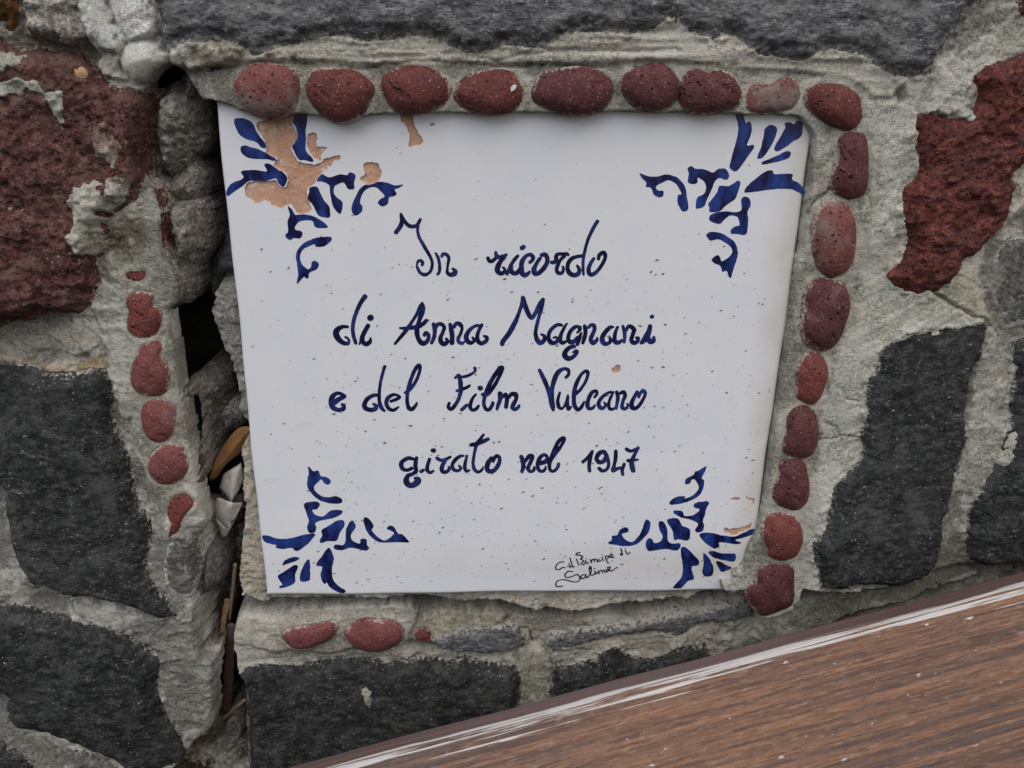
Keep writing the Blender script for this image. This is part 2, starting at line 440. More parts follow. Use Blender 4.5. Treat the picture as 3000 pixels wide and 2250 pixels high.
zone(D([(-200, 690), (200, 690), (260, 560), (300, 800), (340, 1100), (420, 1300), (480, 1330), (470, 1500), (420, 1560), (-200, 1760)]), 1.0, (0.25, 0.243, 0.225), w=6, rough=1.2)
zone(D([(-100, 700), (60, 700), (240, 690), (250, 770), (100, 760), (-100, 750)]), 2.0, (0.34, 0.325, 0.28), w=3, rough=0.6)
zone(Z(0, 1, [(330, 480), (560, 430), (640, 520), (610, 610), (480, 650), (400, 570)]), 3.0, (0.50, 0.47, 0.40), w=1.5, rough=0.4, rag=1.2)
zone(Z(0, 1, [(20, 650), (400, 690), (690, 630), (730, 700), (480, 780), (330, 790), (20, 720)]), 1.5, OCHRE, w=1.5, rough=0.4, rag=1.2, cw=3)
zone(Z(0, 2, [(430, 560), (600, 580), (900, 690), (1060, 690), (1000, 760), (860, 800), (640, 740), (480, 690)]), 3.0, (0.36, 0.355, 0.33), w=3, rough=0.8, stri=(0.25, -0.35, 2.0))
zone(Z(0, 2, [(900, 700), (1250, 690), (1390, 560), (1400, 900), (1400, 1150), (1380, 1380), (1250, 1480), (1200, 1590), (1100, 1350), (1060, 1200), (1050, 950), (960, 860)]), 2.0, (0.29, 0.285, 0.262), w=4, rough=1.2, grit=0.6)
# --- upper left: trowelled mortar lobes
zone(D([(-150, -100), (330, -100), (340, 80), (230, 180), (150, 120), (-150, 110)]), 1.0, (0.27, 0.25, 0.215), w=4, rough=1.5)
zone(Z(0, 0, [(470, -80), (640, -80), (700, 90), (790, 240), (790, 330), (740, 400), (690, 440), (640, 380), (570, 270), (510, 110)]), 6.0, (0.80, 0.785, 0.74), w=3.0, dome=3, domel=7, rough=0.6, rag=0.4, stri=(0.8, 2.15, 3.0), grit=0.12)
zone(Z(0, 0, [(700, 60), (760, -80), (1010, -80), (1000, 160), (980, 240), (880, 280), (800, 250)]), 5.5, (0.78, 0.765, 0.72), w=3.0, dome=2, domel=7, rough=0.6, rag=0.4, stri=(0.8, 0.5, 3.0), grit=0.12)
zone(Z(0, 0, [(775, 400), (790, 320), (860, 265), (950, 255), (1040, 300), (1090, 380), (1085, 450), (1020, 510), (920, 540), (830, 500), (785, 450)]), 4.0, (0.74, 0.73, 0.68), w=1.2, dome=6, domel=4.5, rough=0.2, rag=0.3, grit=0.15)
zone(Z(0, 0, [(640, 330), (760, 330), (790, 450), (830, 520), (740, 520), (640, 470)]), 4.0, (0.30, 0.29, 0.255), w=2, dome=2, rough=1.0, grit=0.9)
# --- the brushed band under the top stone
zone(cat(Z(0, 0, [(1100, 420), (1130, 250), (1440, 230), (1640, 320), (1900, 240), (2212, 180)]), Z(1, 0, [(400, 190), (780, 260), (960, 280), (1300, 240), (1600, 140), (2100, 60)]),
         Z(2, 0, [(0, 60), (250, 200), (560, 320), (900, 300), (1250, 380), (1450, 470), (1420, 600), (1330, 720), (1190, 640), (1080, 520), (700, 470), (0, 420)]),
         Z(1, 0, [(2000, 410), (1300, 430), (1000, 420), (600, 440), (0, 440)]), Z(0, 0, [(1900, 400), (1650, 420), (1500, 470), (1300, 460)])),
     4.8, (0.64, 0.61, 0.53), w=4, rough=0.4, rag=0.6, stri=(0.85, 0.02, 1.9), grit=0.1)
zone(cat(Z(0, 0, [(1110, 420), (1120, 290), (1260, 260), (1420, 300), (1560, 310), (1560, 400), (1400, 420), (1250, 440)])), 7.5, (0.42, 0.39, 0.33), w=2, rough=1.2, rag=1.5, grit=0.8)
# --- left pebble strip
zone(Z(0, 1, [(690, 0), (1040, -30), (1068, 250), (1110, 360), (1145, 560), (1200, 900), (1260, 1200), (1312, 1500), (1345, 1659), (1345, 1745), (1200, 1770), (1110, 1840), (1050, 1750), (1030, 1600), (940, 1450), (870, 1200), (830, 950), (790, 700), (750, 400), (720, 200)]),
     3.8, (0.30, 0.295, 0.255), w=3, rough=0.4, rag=0.5, stri=(0.2, 1.72, 2.0))
zone(Z(0, 1, [(590, 210), (760, 160), (800, 300), (800, 480), (790, 600), (720, 630), (660, 560), (600, 420), (570, 300)]), 3.6, (0.44, 0.44, 0.42), w=2, rough=0.4, stri=(0.4, 0.1, 2.4))
zone(Z(0, 1, [(700, 620), (860, 560), (850, 800), (900, 1000), (780, 1050), (730, 850)]), 3.6, (0.40, 0.39, 0.35), w=2, rough=0.6)
# --- ledge below the tile
zone(D([(470, 1270), (560, 1275), (1700, 1245), (1780, 1260), (2300, 1180), (2350, 1500), (2350, 2000), (1200, 2000), (480, 2000), (490, 1500)]), -9.0, (0.33, 0.32, 0.275), w=5, rough=1.5, grit=0.6)
zone(D([(1000, 1330), (1500, 1320), (1640, 1310), (1760, 1300), (2000, 1260), (2010, 1310), (1640, 1370), (1300, 1375), (1100, 1370)]), -9.5, (0.40, 0.375, 0.32), w=3, rough=1.0, grit=0.7)
zone(D([(540, 1275), (1000, 1270), (1640, 1250), (1640, 1290), (1400, 1312), (1130, 1310), (1000, 1300), (560, 1300)]), -22.0, (0.20, 0.19, 0.165), w=5, rough=1.0, hp=-14)
# --- cavity behind the tile
_in = np.minimum(np.minimum(GX, TILE - GX), np.minimum(GZ, TILE - GZ)) * 1000
_f = smooth((_in + 1.0) / 1.5)
Mh = Mh * (1 - _f) + (-13.0 + lump * 0.5) * _f
Mc = Mc * (1 - _f[..., None]) + np.array((0.22, 0.21, 0.18)) * _f[..., None]
# --- the open crack to the left of the tile
CR = cat(Z(0, 0, [(1080, 430), (1190, 450), (1285, 600), (1340, 660), (1480, 690), (1700, 1650)]), Z(0, 1, [(1720, 100), (1800, 1500)]),
         Z(0, 2, [(1660, 0), (1600, 300), (1560, 520), (1530, 620), (1520, 740), (1495, 850), (1520, 1010), (1565, 1080), (1595, 1250), (1605, 1680),
                  (1120, 1680), (1200, 1590), (1250, 1490), (1385, 1370), (1400, 1100), (1400, 700), (1400, 560), (1280, 560), (1280, 330), (1250, 160), (1345, 90)]),
         Z(0, 1, [(1345, 1659), (1312, 1500), (1262, 1240), (1205, 950), (1160, 700), (1135, 540), (1108, 350), (1150, 300), (1170, 180), (1120, 60)]),
         Z(0, 0, [(1080, 1640), (1060, 1420), (1040, 1300), (990, 1180), (925, 1060), (940, 850), (930, 660), (960, 560)]))
_P = catmull(unproj(CR, 0), True, 3); _s = bbox(_P, 0.004)
_d = poly_sdf(_P, GX[_s], GZ[_s]) + edge_n[_s] * 0.45 + edge_f[_s] * 0.12
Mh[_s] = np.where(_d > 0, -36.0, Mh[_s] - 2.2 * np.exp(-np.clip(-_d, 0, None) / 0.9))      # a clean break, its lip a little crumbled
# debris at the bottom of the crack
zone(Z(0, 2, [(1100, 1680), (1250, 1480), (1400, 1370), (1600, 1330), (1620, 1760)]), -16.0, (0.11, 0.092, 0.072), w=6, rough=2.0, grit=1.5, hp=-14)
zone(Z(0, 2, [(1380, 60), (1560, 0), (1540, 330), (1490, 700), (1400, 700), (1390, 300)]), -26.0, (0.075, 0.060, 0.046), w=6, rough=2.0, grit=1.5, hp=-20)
# mortar still sticking out behind the tile
zone(Z(0, 1, [(1355, 330), (1395, 190), (1500, 170), (1620, 150), (1700, 1100), (1620, 1110), (1545, 1050), (1520, 900), (1475, 700), (1410, 570), (1355, 430)]), -8.0, (0.36, 0.345, 0.31), w=3.5, rag=1.0, rough=1.5, grit=1.0, hp=-8)
zone(Z(0, 2, [(1560, -420), (1640, -430), (1700, 0), (1740, 560), (1700, 595), (1640, 580), (1550, 480), (1545, 300), (1575, 0)]), -3.5, (0.50, 0.45, 0.365), w=2.0, rag=0.7, rough=0.8, grit=0.6)
zone(cat(Z(0, 2, [(1730, 500)]), Z(1, 2, [(-380, 560), (500, 548), (650, 562), (750, 592), (1050, 578), (1200, 632), (1500, 640), (1800, 602), (2050, 582), (2212, 560), (2330, 520), (2330, 420), (0, 440), (-480, 450)])), -3.2, (0.49, 0.435, 0.355), w=1.6, rag=0.7, rough=0.7, grit=0.7)
# --- lower pebble strip
zone(Z(0, 2, [(1525, 690), (1650, 668), (1760, 690), (1840, 690), (1848, 650), (2000, 628), (2212, 608), (2500, 606), (2660, 602), (2715, 670), (2690, 780), (2600, 870), (2400, 880), (2212, 915), (2000, 985), (1850, 1000), (1700, 985), (1570, 1060), (1515, 950), (1492, 830)]),
     -5.0, (0.48, 0.45, 0.385), w=3, rough=0.6, rag=0.7, hp=-5)
zone(Z(0, 2, [(1848, 660), (2000, 632), (2212, 612), (2660, 606), (2700, 680), (2600, 720), (2212, 700), (1850, 745)]), -4.6, (0.52, 0.49, 0.43), w=1.5, rough=0.3, rag=0.4, grit=0.15, hp=-5)
zone(Z(0, 2, [(1500, 850), (1620, 860), (1850, 890), (2200, 900), (2600, 870), (2650, 960), (2212, 960), (1850, 1010), (1570, 1070)]), -7.0, (0.33, 0.32, 0.285), w=3, rough=0.6, stri=(0.3, 0.1, 1.8))
zone(Z(1, 2, [(480, 700), (700, 650), (1060, 660), (1060, 740), (850, 780), (600, 830), (480, 860)]), -7.0, (0.52, 0.47, 0.37), w=2, rough=0.8, rag=1.5)
zone(Z(1, 2, [(1380, 880), (1700, 830), (2000, 790), (2300, 760), (2300, 890), (2000, 960), (1700, 960), (1480, 1010), (1380, 1000)]), -7.5, (0.38, 0.365, 0.325), w=2.5, rough=0.6, stri=(0.45, 0.12, 1.8), rag=1.2)
zone(Z(1, 2, [(1160, 900), (1270, 900), (1370, 1000), (1370, 1230), (1140, 1270), (1160, 1050)]), -7.0, (0.36, 0.35, 0.30), w=3, rough=1.0, stri=(0.3, 1.6, 2.0))
zone(Z(2, 2, [(720, 590), (1200, 490), (1560, 420), (1700, 350), (1900, 370), (1900, 430), (1300, 620), (700, 820), (500, 860), (560, 680)]), -2.0, (0.28, 0.275, 0.235), w=3, rough=1.0, rag=1.2)
# --- the pebble frame above and to the right, lapping over the tile's rim
FR = cat(Z(0, 0, [(1285, 480), (1400, 440), (1700, 410), (2212, 420)]), Z(1, 0, [(700, 425), (1500, 425), (2212, 420)]),
         Z(2, 0, [(350, 440), (700, 465), (1060, 525), (1180, 620), (1215, 800), (1235, 1000), (1225, 1250), (1180, 1400), (1155, 1659)]),
         Z(2, 1, [(1130, 120), (1110, 300), (1065, 500), (985, 640), (955, 800), (935, 950), (900, 1100), (872, 1300), (850, 1500), (830, 1659)]),
         Z(2, 2, [(805, 100), (795, 300), (765, 500), (735, 600), (600, 670), (510, 680), (415, 560), (400, 490), (335, 518), (250, 498), (240, 435), (300, 395), (380, 325), (420, 205), (470, 120), (500, 0)]),
         Z(2, 1, [(510, 1659), (560, 1300), (600, 1000), (660, 560), (700, 250), (735, 0)]),
         Z(2, 0, [(760, 1659), (790, 1400), (820, 1100), (830, 950), (812, 860), (772, 795), (700, 762), (330, 748), (0, 742)]),
         Z(1, 0, [(1800, 738), (1200, 738), (400, 742), (200, 756), (0, 760)]), Z(0, 0, [(2000, 755), (1600, 735), (1500, 695), (1345, 655), (1290, 580)]))
zone(FR, 3.3, (0.31, 0.305, 0.265), w=2.0, rag=0.3, rough=0.35, grit=0.2, stri=(0.12, 0.0, 1.8), hp=1.0)
zone(Z(2, 2, [(255, 430), (310, 395), (400, 370), (490, 400), (480, 455), (420, 480), (335, 515), (258, 495)]), 3.2, (0.50, 0.49, 0.45), w=1.5, rag=0.4, rough=0.4, stri=(0.2, 0.3, 1.6))
zone(Z(2, 0, [(1170, 640), (1250, 660), (1280, 900), (1250, 1200), (1180, 1450), (1150, 1380), (1215, 1150), (1225, 950), (1195, 780)]), 4.6, (0.60, 0.585, 0.52), w=4, rag=0.8, rough=0.5, stri=(0.35, 1.6, 1.8), grit=0.15)
zone(Z(2, 1, [(1080, 480), (1160, 520), (1090, 900), (1000, 1300), (930, 1659), (850, 1659), (900, 1150), (950, 850), (1000, 650)]), 4.2, (0.55, 0.545, 0.505), w=4, rag=0.8, rough=0.5, stri=(0.3, 1.75, 1.8), grit=0.15)

def cut(px, wid, dep, hp=4, seed=3):
    P = catmull(unproj(px, hp), False, 6); s = bbox(P, 0.003)
    x, z = GX[s], GZ[s]
    x = x + 0.0006 * fbm(GX[s], GZ[s], 4, seed, 3); z = z + 0.0006 * fbm(GX[s], GZ[s], 4, seed + 1, 3)
    d = np.full(x.shape, 9.0)
    for i in range(len(P) - 1):
        e = P[i + 1] - P[i]; L = e @ e + 1e-14
        t = np.clip(((x - P[i][0]) * e[0] + (z - P[i][1]) * e[1]) / L, 0, 1)
        d = np.minimum(d, np.hypot(x - P[i][0] - e[0] * t, z - P[i][1] - e[1] * t) * 1000)
    Mh[s] -= dep * np.exp(-(d / wid) ** 2)
cut(Z(2, 1, [(1620, 240), (1740, 310), (1850, 370), (1960, 420), (2010, 470)]), 0.5, 2.5)
cut(Z(2, 1, [(880, 1200), (960, 1190), (1040, 1170), (1150, 1180)]), 0.35, 1.2)
cut(Z(2, 1, [(1040, 860), (1060, 930), (1150, 940)]), 0.35, 1.0)
cut(Z(2, 1, [(930, 1080), (1000, 1130), (1060, 1260)]), 0.35, 1.0)
cut(Z(2, 0, [(820, 1420), (850, 1320), (930, 1270), (960, 1220)]), 0.5, 1.8)
cut(Z(1, 0, [(60, 445), (300, 420), (620, 400), (1000, 430), (1300, 420), (1700, 440)]), 0.45, 1.2)
cut(Z(1, 0, [(0, 330), (400, 330), (760, 350), (960, 390), (1200, 350), (1600, 330), (2200, 330)]), 0.4, 0.8)
cut(Z(1, 2, [(1075, 690), (1120, 740), (1210, 790), (1240, 850)]), 0.6, 3.0, hp=-9)
cut(Z(0, 2, [(430, 540), (440, 600), (500, 690), (600, 740)]), 0.5, 1.5)
cut(Z(0, 2, [(1570, 438), (1620, 440), (1700, 445)]), 0.35, 1.5, hp=-3)
cut(Z(0, 1, [(640, 160), (600, 250), (590, 330), (620, 420), (660, 520)]), 0.5, 1.2)
cut(Z(2, 0, [(1380, 620), (1420, 600), (1440, 640)]), 1.2, 4.0)
cut(Z(2, 1, [(1900, 640), (1880, 800), (1860, 960), (1840, 1100)]), 0.9, 2.5)
cut(Z(2, 2, [(720, 590), (900, 530), (1150, 490), (1400, 480)]), 0.8, 3.5, hp=1)
# ------------------------------------------------------------------ pebble outlines (used for the mortar's rims, built below)
PEBBLES = [  # outline in px, material, height of the widest ring (mm), bulge scale, label
 (Z(0, 0, [(1525, 560), (1560, 480), (1640, 415), (1760, 405), (1880, 440), (1935, 520), (1930, 640), (1890, 720), (1800, 765), (1680, 755), (1580, 690)]), 4, 2.5, 1.0, 'red pebble half coated in grey cement'),
 (Z(1, 0, [(-227, 570), (-200, 480), (-110, 440), (0, 450), (120, 480), (205, 560), (200, 620), (150, 720), (60, 790), (-40, 795), (-130, 740), (-200, 650)]), 0, 2.5, 1.0, None),
 (Z(1, 0, [(270, 570), (290, 490), (380, 440), (500, 425), (620, 460), (700, 530), (700, 620), (640, 690), (520, 730), (400, 735), (320, 690)]), 0, 2.5, 1.0, None),
 (Z(1, 0, [(735, 590), (780, 520), (860, 470), (980, 450), (1100, 470), (1165, 540), (1175, 620), (1130, 700), (1030, 740), (900, 740), (800, 700), (740, 640)]), 0, 2.5, 1.0, 'red pebble with a white paint fleck'),
 (Z(1, 0, [(1245, 570), (1290, 490), (1400, 445), (1540, 430), (1680, 460), (1755, 530), (1760, 610), (1700, 700), (1580, 745), (1430, 740), (1300, 690), (1245, 640)]), 1, 2.5, 1.0, None),
 (Z(1, 0, [(1810, 530), (1850, 470), (1950, 430), (2050, 410), (2130, 450), (2185, 530), (2180, 620), (2110, 700), (1990, 725), (1880, 680), (1820, 600)]), 1, 2.5, 1.0, None),
 (Z(2, 0, [(-10, 520), (60, 450), (150, 460), (240, 450), (320, 490), (370, 570), (370, 660), (300, 710), (190, 735), (80, 735), (0, 700), (-30, 610)]), 1, 2.5, 1.0, None),
 (Z(2, 0, [(400, 600), (450, 540), (560, 540), (650, 500), (730, 510), (765, 580), (755, 660), (690, 710), (560, 730), (430, 725), (395, 670)]), 4, 2.0, 0.75, None),
 (Z(2, 0, [(780, 630), (820, 570), (920, 545), (1040, 550), (1130, 610), (1150, 690), (1150, 770), (1080, 840), (980, 830), (880, 770), (800, 700)]), 0, 2.5, 1.0, None),
 (Z(2, 0, [(1000, 920), (1040, 870), (1120, 855), (1180, 890), (1195, 1000), (1195, 1150), (1170, 1250), (1080, 1285), (990, 1260), (945, 1190), (960, 1120), (1000, 1030)]), 1, 2.5, 0.9, None),
 (Z(2, 0, [(840, 1400), (900, 1330), (980, 1305), (1060, 1330), (1105, 1420), (1110, 1560), (1090, 1700), (1040, 1760), (950, 1790), (880, 1740), (840, 1640), (830, 1520)]), 4, 2.5, 0.9, None),
 (Z(2, 1, [(770, 340), (790, 230), (860, 155), (960, 145), (1040, 180), (1070, 270), (1065, 370), (1030, 480), (970, 580), (880, 605), (790, 560), (755, 470)]), 1, 2.5, 0.95, None),
 (Z(2, 1, [(770, 660), (810, 615), (880, 620), (925, 690), (935, 780), (900, 890), (850, 955), (790, 950), (730, 900), (735, 800), (740, 730)]), 2, 2.3, 0.9, None),
 (Z(2, 1, [(680, 1040), (730, 980), (800, 970), (860, 1030), (870, 1130), (865, 1220), (820, 1290), (730, 1305), (650, 1270), (645, 1200), (670, 1130)]), 1, 2.3, 0.9, None),
 (Z(2, 1, [(630, 1330), (700, 1310), (780, 1320), (805, 1400), (815, 1500), (800, 1590), (730, 1640), (640, 1620), (580, 1560), (590, 1480), (615, 1410)]), 1, 2.3, 0.8, None),
 (Z(2, 2, [(510, 90), (560, 20), (640, 0), (720, 20), (765, 100), (770, 190), (730, 280), (640, 310), (560, 280), (540, 220), (510, 160)]), 2, 2.3, 0.7, None),
 (Z(2, 2, [(480, 385), (540, 342), (620, 338), (695, 345), (722, 390), (720, 480), (715, 570), (690, 610), (600, 650), (510, 668), (460, 620), (412, 530), (430, 470), (475, 440)]), 1, 2.3, 0.5, 'flat broken red pebble at the end of the row'),
 (Z(0, 1, [(790, 120), (830, 85), (890, 82), (950, 85), (967, 120), (950, 160), (900, 182), (830, 170)]), 2, 3.0, 0.4, 'half buried sliver of a red pebble'),
 (Z(0, 1, [(725, 85), (750, 55), (778, 85), (772, 120), (738, 115)]), 2, 3.2, 0.5, None),
 (Z(0, 1, [(820, 290), (850, 245), (930, 230), (990, 250), (1005, 320), (1035, 360), (1030, 460), (990, 515), (920, 530), (840, 495), (825, 420), (835, 360)]), 2, 3.2, 0.7, None),
 (Z(0, 1, [(900, 620), (940, 570), (1000, 555), (1040, 580), (1045, 650), (1090, 740), (1090, 830), (1060, 890), (980, 905), (890, 870), (850, 810), (855, 740)]), 3, 3.2, 0.75, None),
 (Z(0, 1, [(925, 980), (980, 930), (1060, 930), (1120, 970), (1135, 1060), (1120, 1150), (1050, 1200), (980, 1190), (935, 1130), (920, 1050)]), 3, 3.2, 0.75, None),
 (Z(0, 1, [(975, 1300), (1030, 1240), (1110, 1215), (1190, 1250), (1220, 1330), (1200, 1420), (1120, 1470), (1030, 1465), (970, 1400)]), 3, 3.2, 0.75, None),
 (Z(0, 1, [(1085, 1620), (1120, 1550), (1200, 1530), (1265, 1575), (1260, 1620), (1190, 1690), (1160, 1770), (1110, 1825), (1080, 1815), (1110, 1750), (1090, 1690)]), 2, 3.2, 0.55, 'broken red pebble with a pointed lower end'),
 (Z(0, 2, [(1830, 790), (1900, 750), (2020, 738), (2140, 705), (2190, 735), (2165, 800), (2060, 860), (1930, 885), (1860, 850)]), 3, -4.6, 0.7, 'red pebble with its upper half broken off'),
 (Z(1, 2, [(28, 790), (60, 735), (130, 700), (220, 695), (320, 705), (390, 750), (402, 800), (370, 850), (290, 890), (180, 897), (90, 870)]), 3, -4.6, 0.7, None),
 (Z(1, 2, [(482, 800), (500, 768), (535, 762), (568, 785), (572, 820), (540, 845), (500, 835)]), 2, -6.0, 0.5, None),
]
PEB_P = []
for px, mi, hr, bul, lab in PEBBLES:
    P = catmull(unproj(px, hr + 0.8), True, 5); P = P.mean(0) + (P - P.mean(0)) * 1.05
    PEB_P.append(P)
    s = bbox(P, 0.006)
    d = poly_sdf(P, GX[s], GZ[s])
    rim = np.exp(-((d + 0.4) / 1.3) ** 2) * (0.55 + 0.6 * edge_n[s])
    Mh[s] = np.minimum(Mh[s] + np.clip(rim, 0, 2) * 0.9, np.maximum(Mh[s], hr + 1.4))
    Mh[s] = np.where(d > 1.5, np.minimum(Mh[s], hr - 0.5), Mh[s])
    g = np.clip(rim * 1.1, 0, 0.8)[..., None]
    Mc[s] = Mc[s] * (1 - g) + np.array((0.47, 0.45, 0.39)) * g

# ------------------------------------------------------------------ stones
STONES = []      # (name, material, slices, relief, dust)
MAXS = np.full(GX.shape, -99.0)
def stone(name, px, h, mat, kind='black', w=5.0, rag=1.0, tilt=(0, 0), hp=None, seed=1, dust=1.0, label=None, amp=1.0, dome=0.0, domel=15.0, n=3, grow=None, lip=None):
    if lip is None: lip = 0.0 if name == 'rubble' else 1.3
    if grow is None: grow = 0.2 if name == 'rubble' else 0.8
    if kind in ('black', 'slab') and name == 'stone': rag *= 0.7
    P = catmull(unproj(px, h if hp is None else hp), True, n)
    s = bbox(P, 0.004)
    x, z = GX[s], GZ[s]
    d = poly_sdf(P, x, z) + edge_n[s] * rag + edge_f[s] * rag * 0.5 + edge_g[s] * 0.75 + grow
    c = P.mean(0)
    face = h + np.clip(tilt[0] * (x - c[0]) * 1000 + tilt[1] * (z - c[1]) * 1000, -14, 14)
    if dome:
        face = face + dome * (1 - np.exp(-np.clip(d, 0, None) / domel))
    if kind == 'black':
        r = 1.5 * fbm(x, z, 24, seed * 7 + 1, 3) + 0.40 * fbm(x, z, 5, seed * 7 + 2, 4, ax=1.5, az=0.9) + 0.22 * fbm(x, z, 1.4, seed * 7 + 3, 2)
    elif kind == 'slab':
        r = 0.9 * fbm(x, z, 20, seed * 7 + 1, 3) + 0.6 * fbm(x, z, 6, seed * 7 + 2, 4, ax=3.0, az=0.8, ang=-0.12) + 0.25 * fbm(x, z, 1.4, seed * 7 + 3, 2)
    elif kind == 'red':
        b1 = fbm(x, z, 13, seed * 7 + 2, 3)
        r = 1.6 * fbm(x, z, 26, seed * 7 + 1, 3) + 1.3 * (0.5 - np.abs(b1) * 1.5) + 0.5 * fbm(x, z, 1.9, seed * 7 + 3, 2) - 0.9 * smooth((fbm(x, z, 4.5, seed * 7 + 5, 2) - 0.35) / 0.3)
    else:   # rubble
        b1 = fbm(x, z, 8, seed * 7 + 2, 3)
        r = 1.2 * fbm(x, z, 14, seed * 7 + 1, 2) + 1.6 * (0.45 - np.abs(b1)) + 0.9 * fbm(x, z, 3.2, seed * 7 + 3, 3)
    face = face + r * amp
    m = np.maximum(Mh[s], -9.0 if h > -12 else -26.0)
    f = np.sqrt(smooth(d / w)) * 0.6 + smooth(d / w) * 0.4
    S = np.where(d > 0, m - 0.3 * np.exp(-d / 1.0) + (face - m) * f, m + 3.0 * d)
    if lip:   # mortar left standing in a torn edge against the stone
        lp = lip * np.clip(0.55 + 0.7 * edge_n[s] + 0.5 * edge_f[s], 0, 1.5) * np.exp(-np.clip(-d, 0, None) / 1.7)
        Mh[s] = np.where((d < 0.6) & (Mh[s] > -12), Mh[s] + lp, Mh[s])
    du = np.exp(-np.clip(d, 0, None) / 2.2) * dust + 0.25 * dust * smooth(fbm(x, z, 16, seed + 77, 4) - 0.35)
    STONES.append([name, mat, s, S, du, label, d])
    MAXS[s] = np.maximum(MAXS[s], np.where(d > -1.5, S, -99))
    return s, d, S

stone('stone', cat(Z(0, 0, [(1005, -480), (1003, 0), (1010, 230), (1080, 345), (1120, 300), (1260, 270), (1440, 262), (1560, 300), (1640, 362), (1750, 305), (1900, 280), (2100, 240), (2212, 222)]),
               Z(1, 0, [(120, 240), (250, 262), (400, 240), (530, 228), (640, 262), (780, 322), (900, 355), (960, 340), (1050, 272), (1200, 292), (1330, 302), (1480, 232), (1560, 200), (1900, 200), (2060, 150), (2130, 110)]),
               Z(2, 0, [(0, 150), (100, 215), (200, 240), (330, 215), (420, 282), (560, 352), (700, 370), (800, 390), (900, 332), (1000, 300), (1100, 330), (1220, 350), (1270, 420), (1400, 482), (1600, 480), (1680, 380), (1720, 300), (1760, 230), (1850, 130), (1900, 60), (1960, 0), (2050, -480)])),
      8.0, M_blackg, 'slab', w=6, rag=1.1, tilt=(0, -0.10), hp=7, seed=1, dust=1.2, label='long grey lava stone with layered grain')
R1 = cat(Z(0, 0, [(-650, 270), (0, 290), (300, 300), (430, 340), (560, 440), (640, 520), (830, 580), (920, 650), (930, 760), (905, 1000), (880, 1160), (860, 1300), (700, 1420), (640, 1659)]),
         Z(0, 1, [(590, 60), (600, 180), (580, 300), (480, 372), (200, 412), (60, 442), (-650, 450)]))
stone('stone', R1, 10.0, M_red, 'red', w=7, rag=1.0, tilt=(-0.05, -0.06), hp=8, seed=2, dust=0.9, label='large dark red lava stone with a pale cement smear')
stone('stone', cat(Z(0, 1, [(-650, 690), (0, 700), (200, 722), (330, 772), (480, 762), (640, 742), (710, 800), (730, 900), (720, 1000), (740, 1100), (790, 1250), (830, 1400), (870, 1550), (890, 1659)]),
               Z(0, 2, [(920, 0), (960, 100), (970, 200), (930, 320), (980, 480), (1060, 560), (1110, 640), (1130, 692), (1000, 680), (880, 640), (700, 590), (560, 560), (420, 550), (330, 500), (190, 470), (160, 400), (110, 330), (60, 120), (30, 0)]),
               Z(0, 1, [(20, 1620), (-20, 1480), (-650, 1350)])), 7.0, M_black, 'black', w=5, rag=0.8, hp=4, seed=3, dust=1.0, tilt=(0, -0.02))
stone('stone', Z(0, 2, [(-650, 570), (0, 600), (250, 660), (430, 692), (560, 742), (700, 762), (850, 832), (960, 900), (1030, 1000), (1005, 1150), (1050, 1300), (1150, 1450), (1205, 1585), (1120, 1640), (900, 1690), (700, 1600), (500, 1530), (300, 1450), (100, 1400), (30, 1300), (0, 1200), (-650, 1000)]),
      6.0, M_black, 'black', w=6, rag=1.0, hp=3, seed=4, dust=0.8, tilt=(0, 0.05))
stone('stone', Z(0, 2, [(-650, 1440), (0, 1490), (60, 1530), (160, 1562), (215, 1660), (260, 1800), (-650, 1900)]), 5.0, M_black, 'black', w=4, rag=0.8, hp=2, seed=5)
stone('stone', Z(0, 2, [(500, 1560), (620, 1580), (760, 1640), (860, 1720), (700, 1850), (500, 1800), (470, 1680)]), 6.0, M_dim, 'rubble', w=5, rag=0.8, hp=2, seed=6, amp=0.5)
stone('stone', cat(Z(0, 2, [(1560, 1060), (1700, 1000), (1850, 1005), (2000, 1010), (2150, 960), (2212, 952)]), Z(1, 2, [(150, 985), (300, 1002), (480, 980), (620, 970), (700, 1000), (800, 980), (950, 1010), (1100, 1022), (1150, 1080), (1150, 1200), (1120, 1330), (1000, 1900), (-600, 1950)]),
               Z(0, 2, [(1620, 1750), (1612, 1600), (1600, 1250), (1580, 1120)])), -2.0, M_black, 'black', w=5, rag=0.9, hp=-5, seed=7, tilt=(0, -0.08), dust=0.9)
stone('stone', cat(Z(1, 2, [(1370, 1010), (1480, 1012), (1650, 960), (1760, 892), (1850, 930), (1980, 960), (2100, 930), (2212, 880)]), Z(2, 2, [(100, 880), (180, 920), (300, 1500)]), Z(1, 2, [(1500, 1900), (1350, 1500), (1365, 1220)])),
      -3.0, M_black, 'black', w=5, rag=1.0, hp=-6, seed=8, tilt=(0, -0.08))
stone('stone', Z(1, 2, [(590, 835), (720, 800), (900, 770), (1080, 740), (1170, 785), (1190, 850), (1050, 882), (900, 912), (700, 892)]), -5.8, M_blackg, 'slab', w=2.5, rag=1.6, hp=-7, seed=9, amp=0.5, dust=1.2, grow=1.6, lip=0.4)
stone('stone', cat(Z(1, 2, [(1390, 810), (1550, 772), (1750, 752), (1950, 720), (2100, 690), (2212, 680)]), Z(2, 2, [(180, 650), (300, 610), (420, 600), (430, 655), (250, 700), (100, 705)]), Z(1, 2, [(2212, 770), (2000, 762), (1700, 802), (1500, 842), (1380, 870)])),
      -6.0, M_blackg, 'slab', w=2.5, rag=1.7, hp=-8, seed=10, amp=0.5, dust=1.2, grow=1.6, lip=0.4)
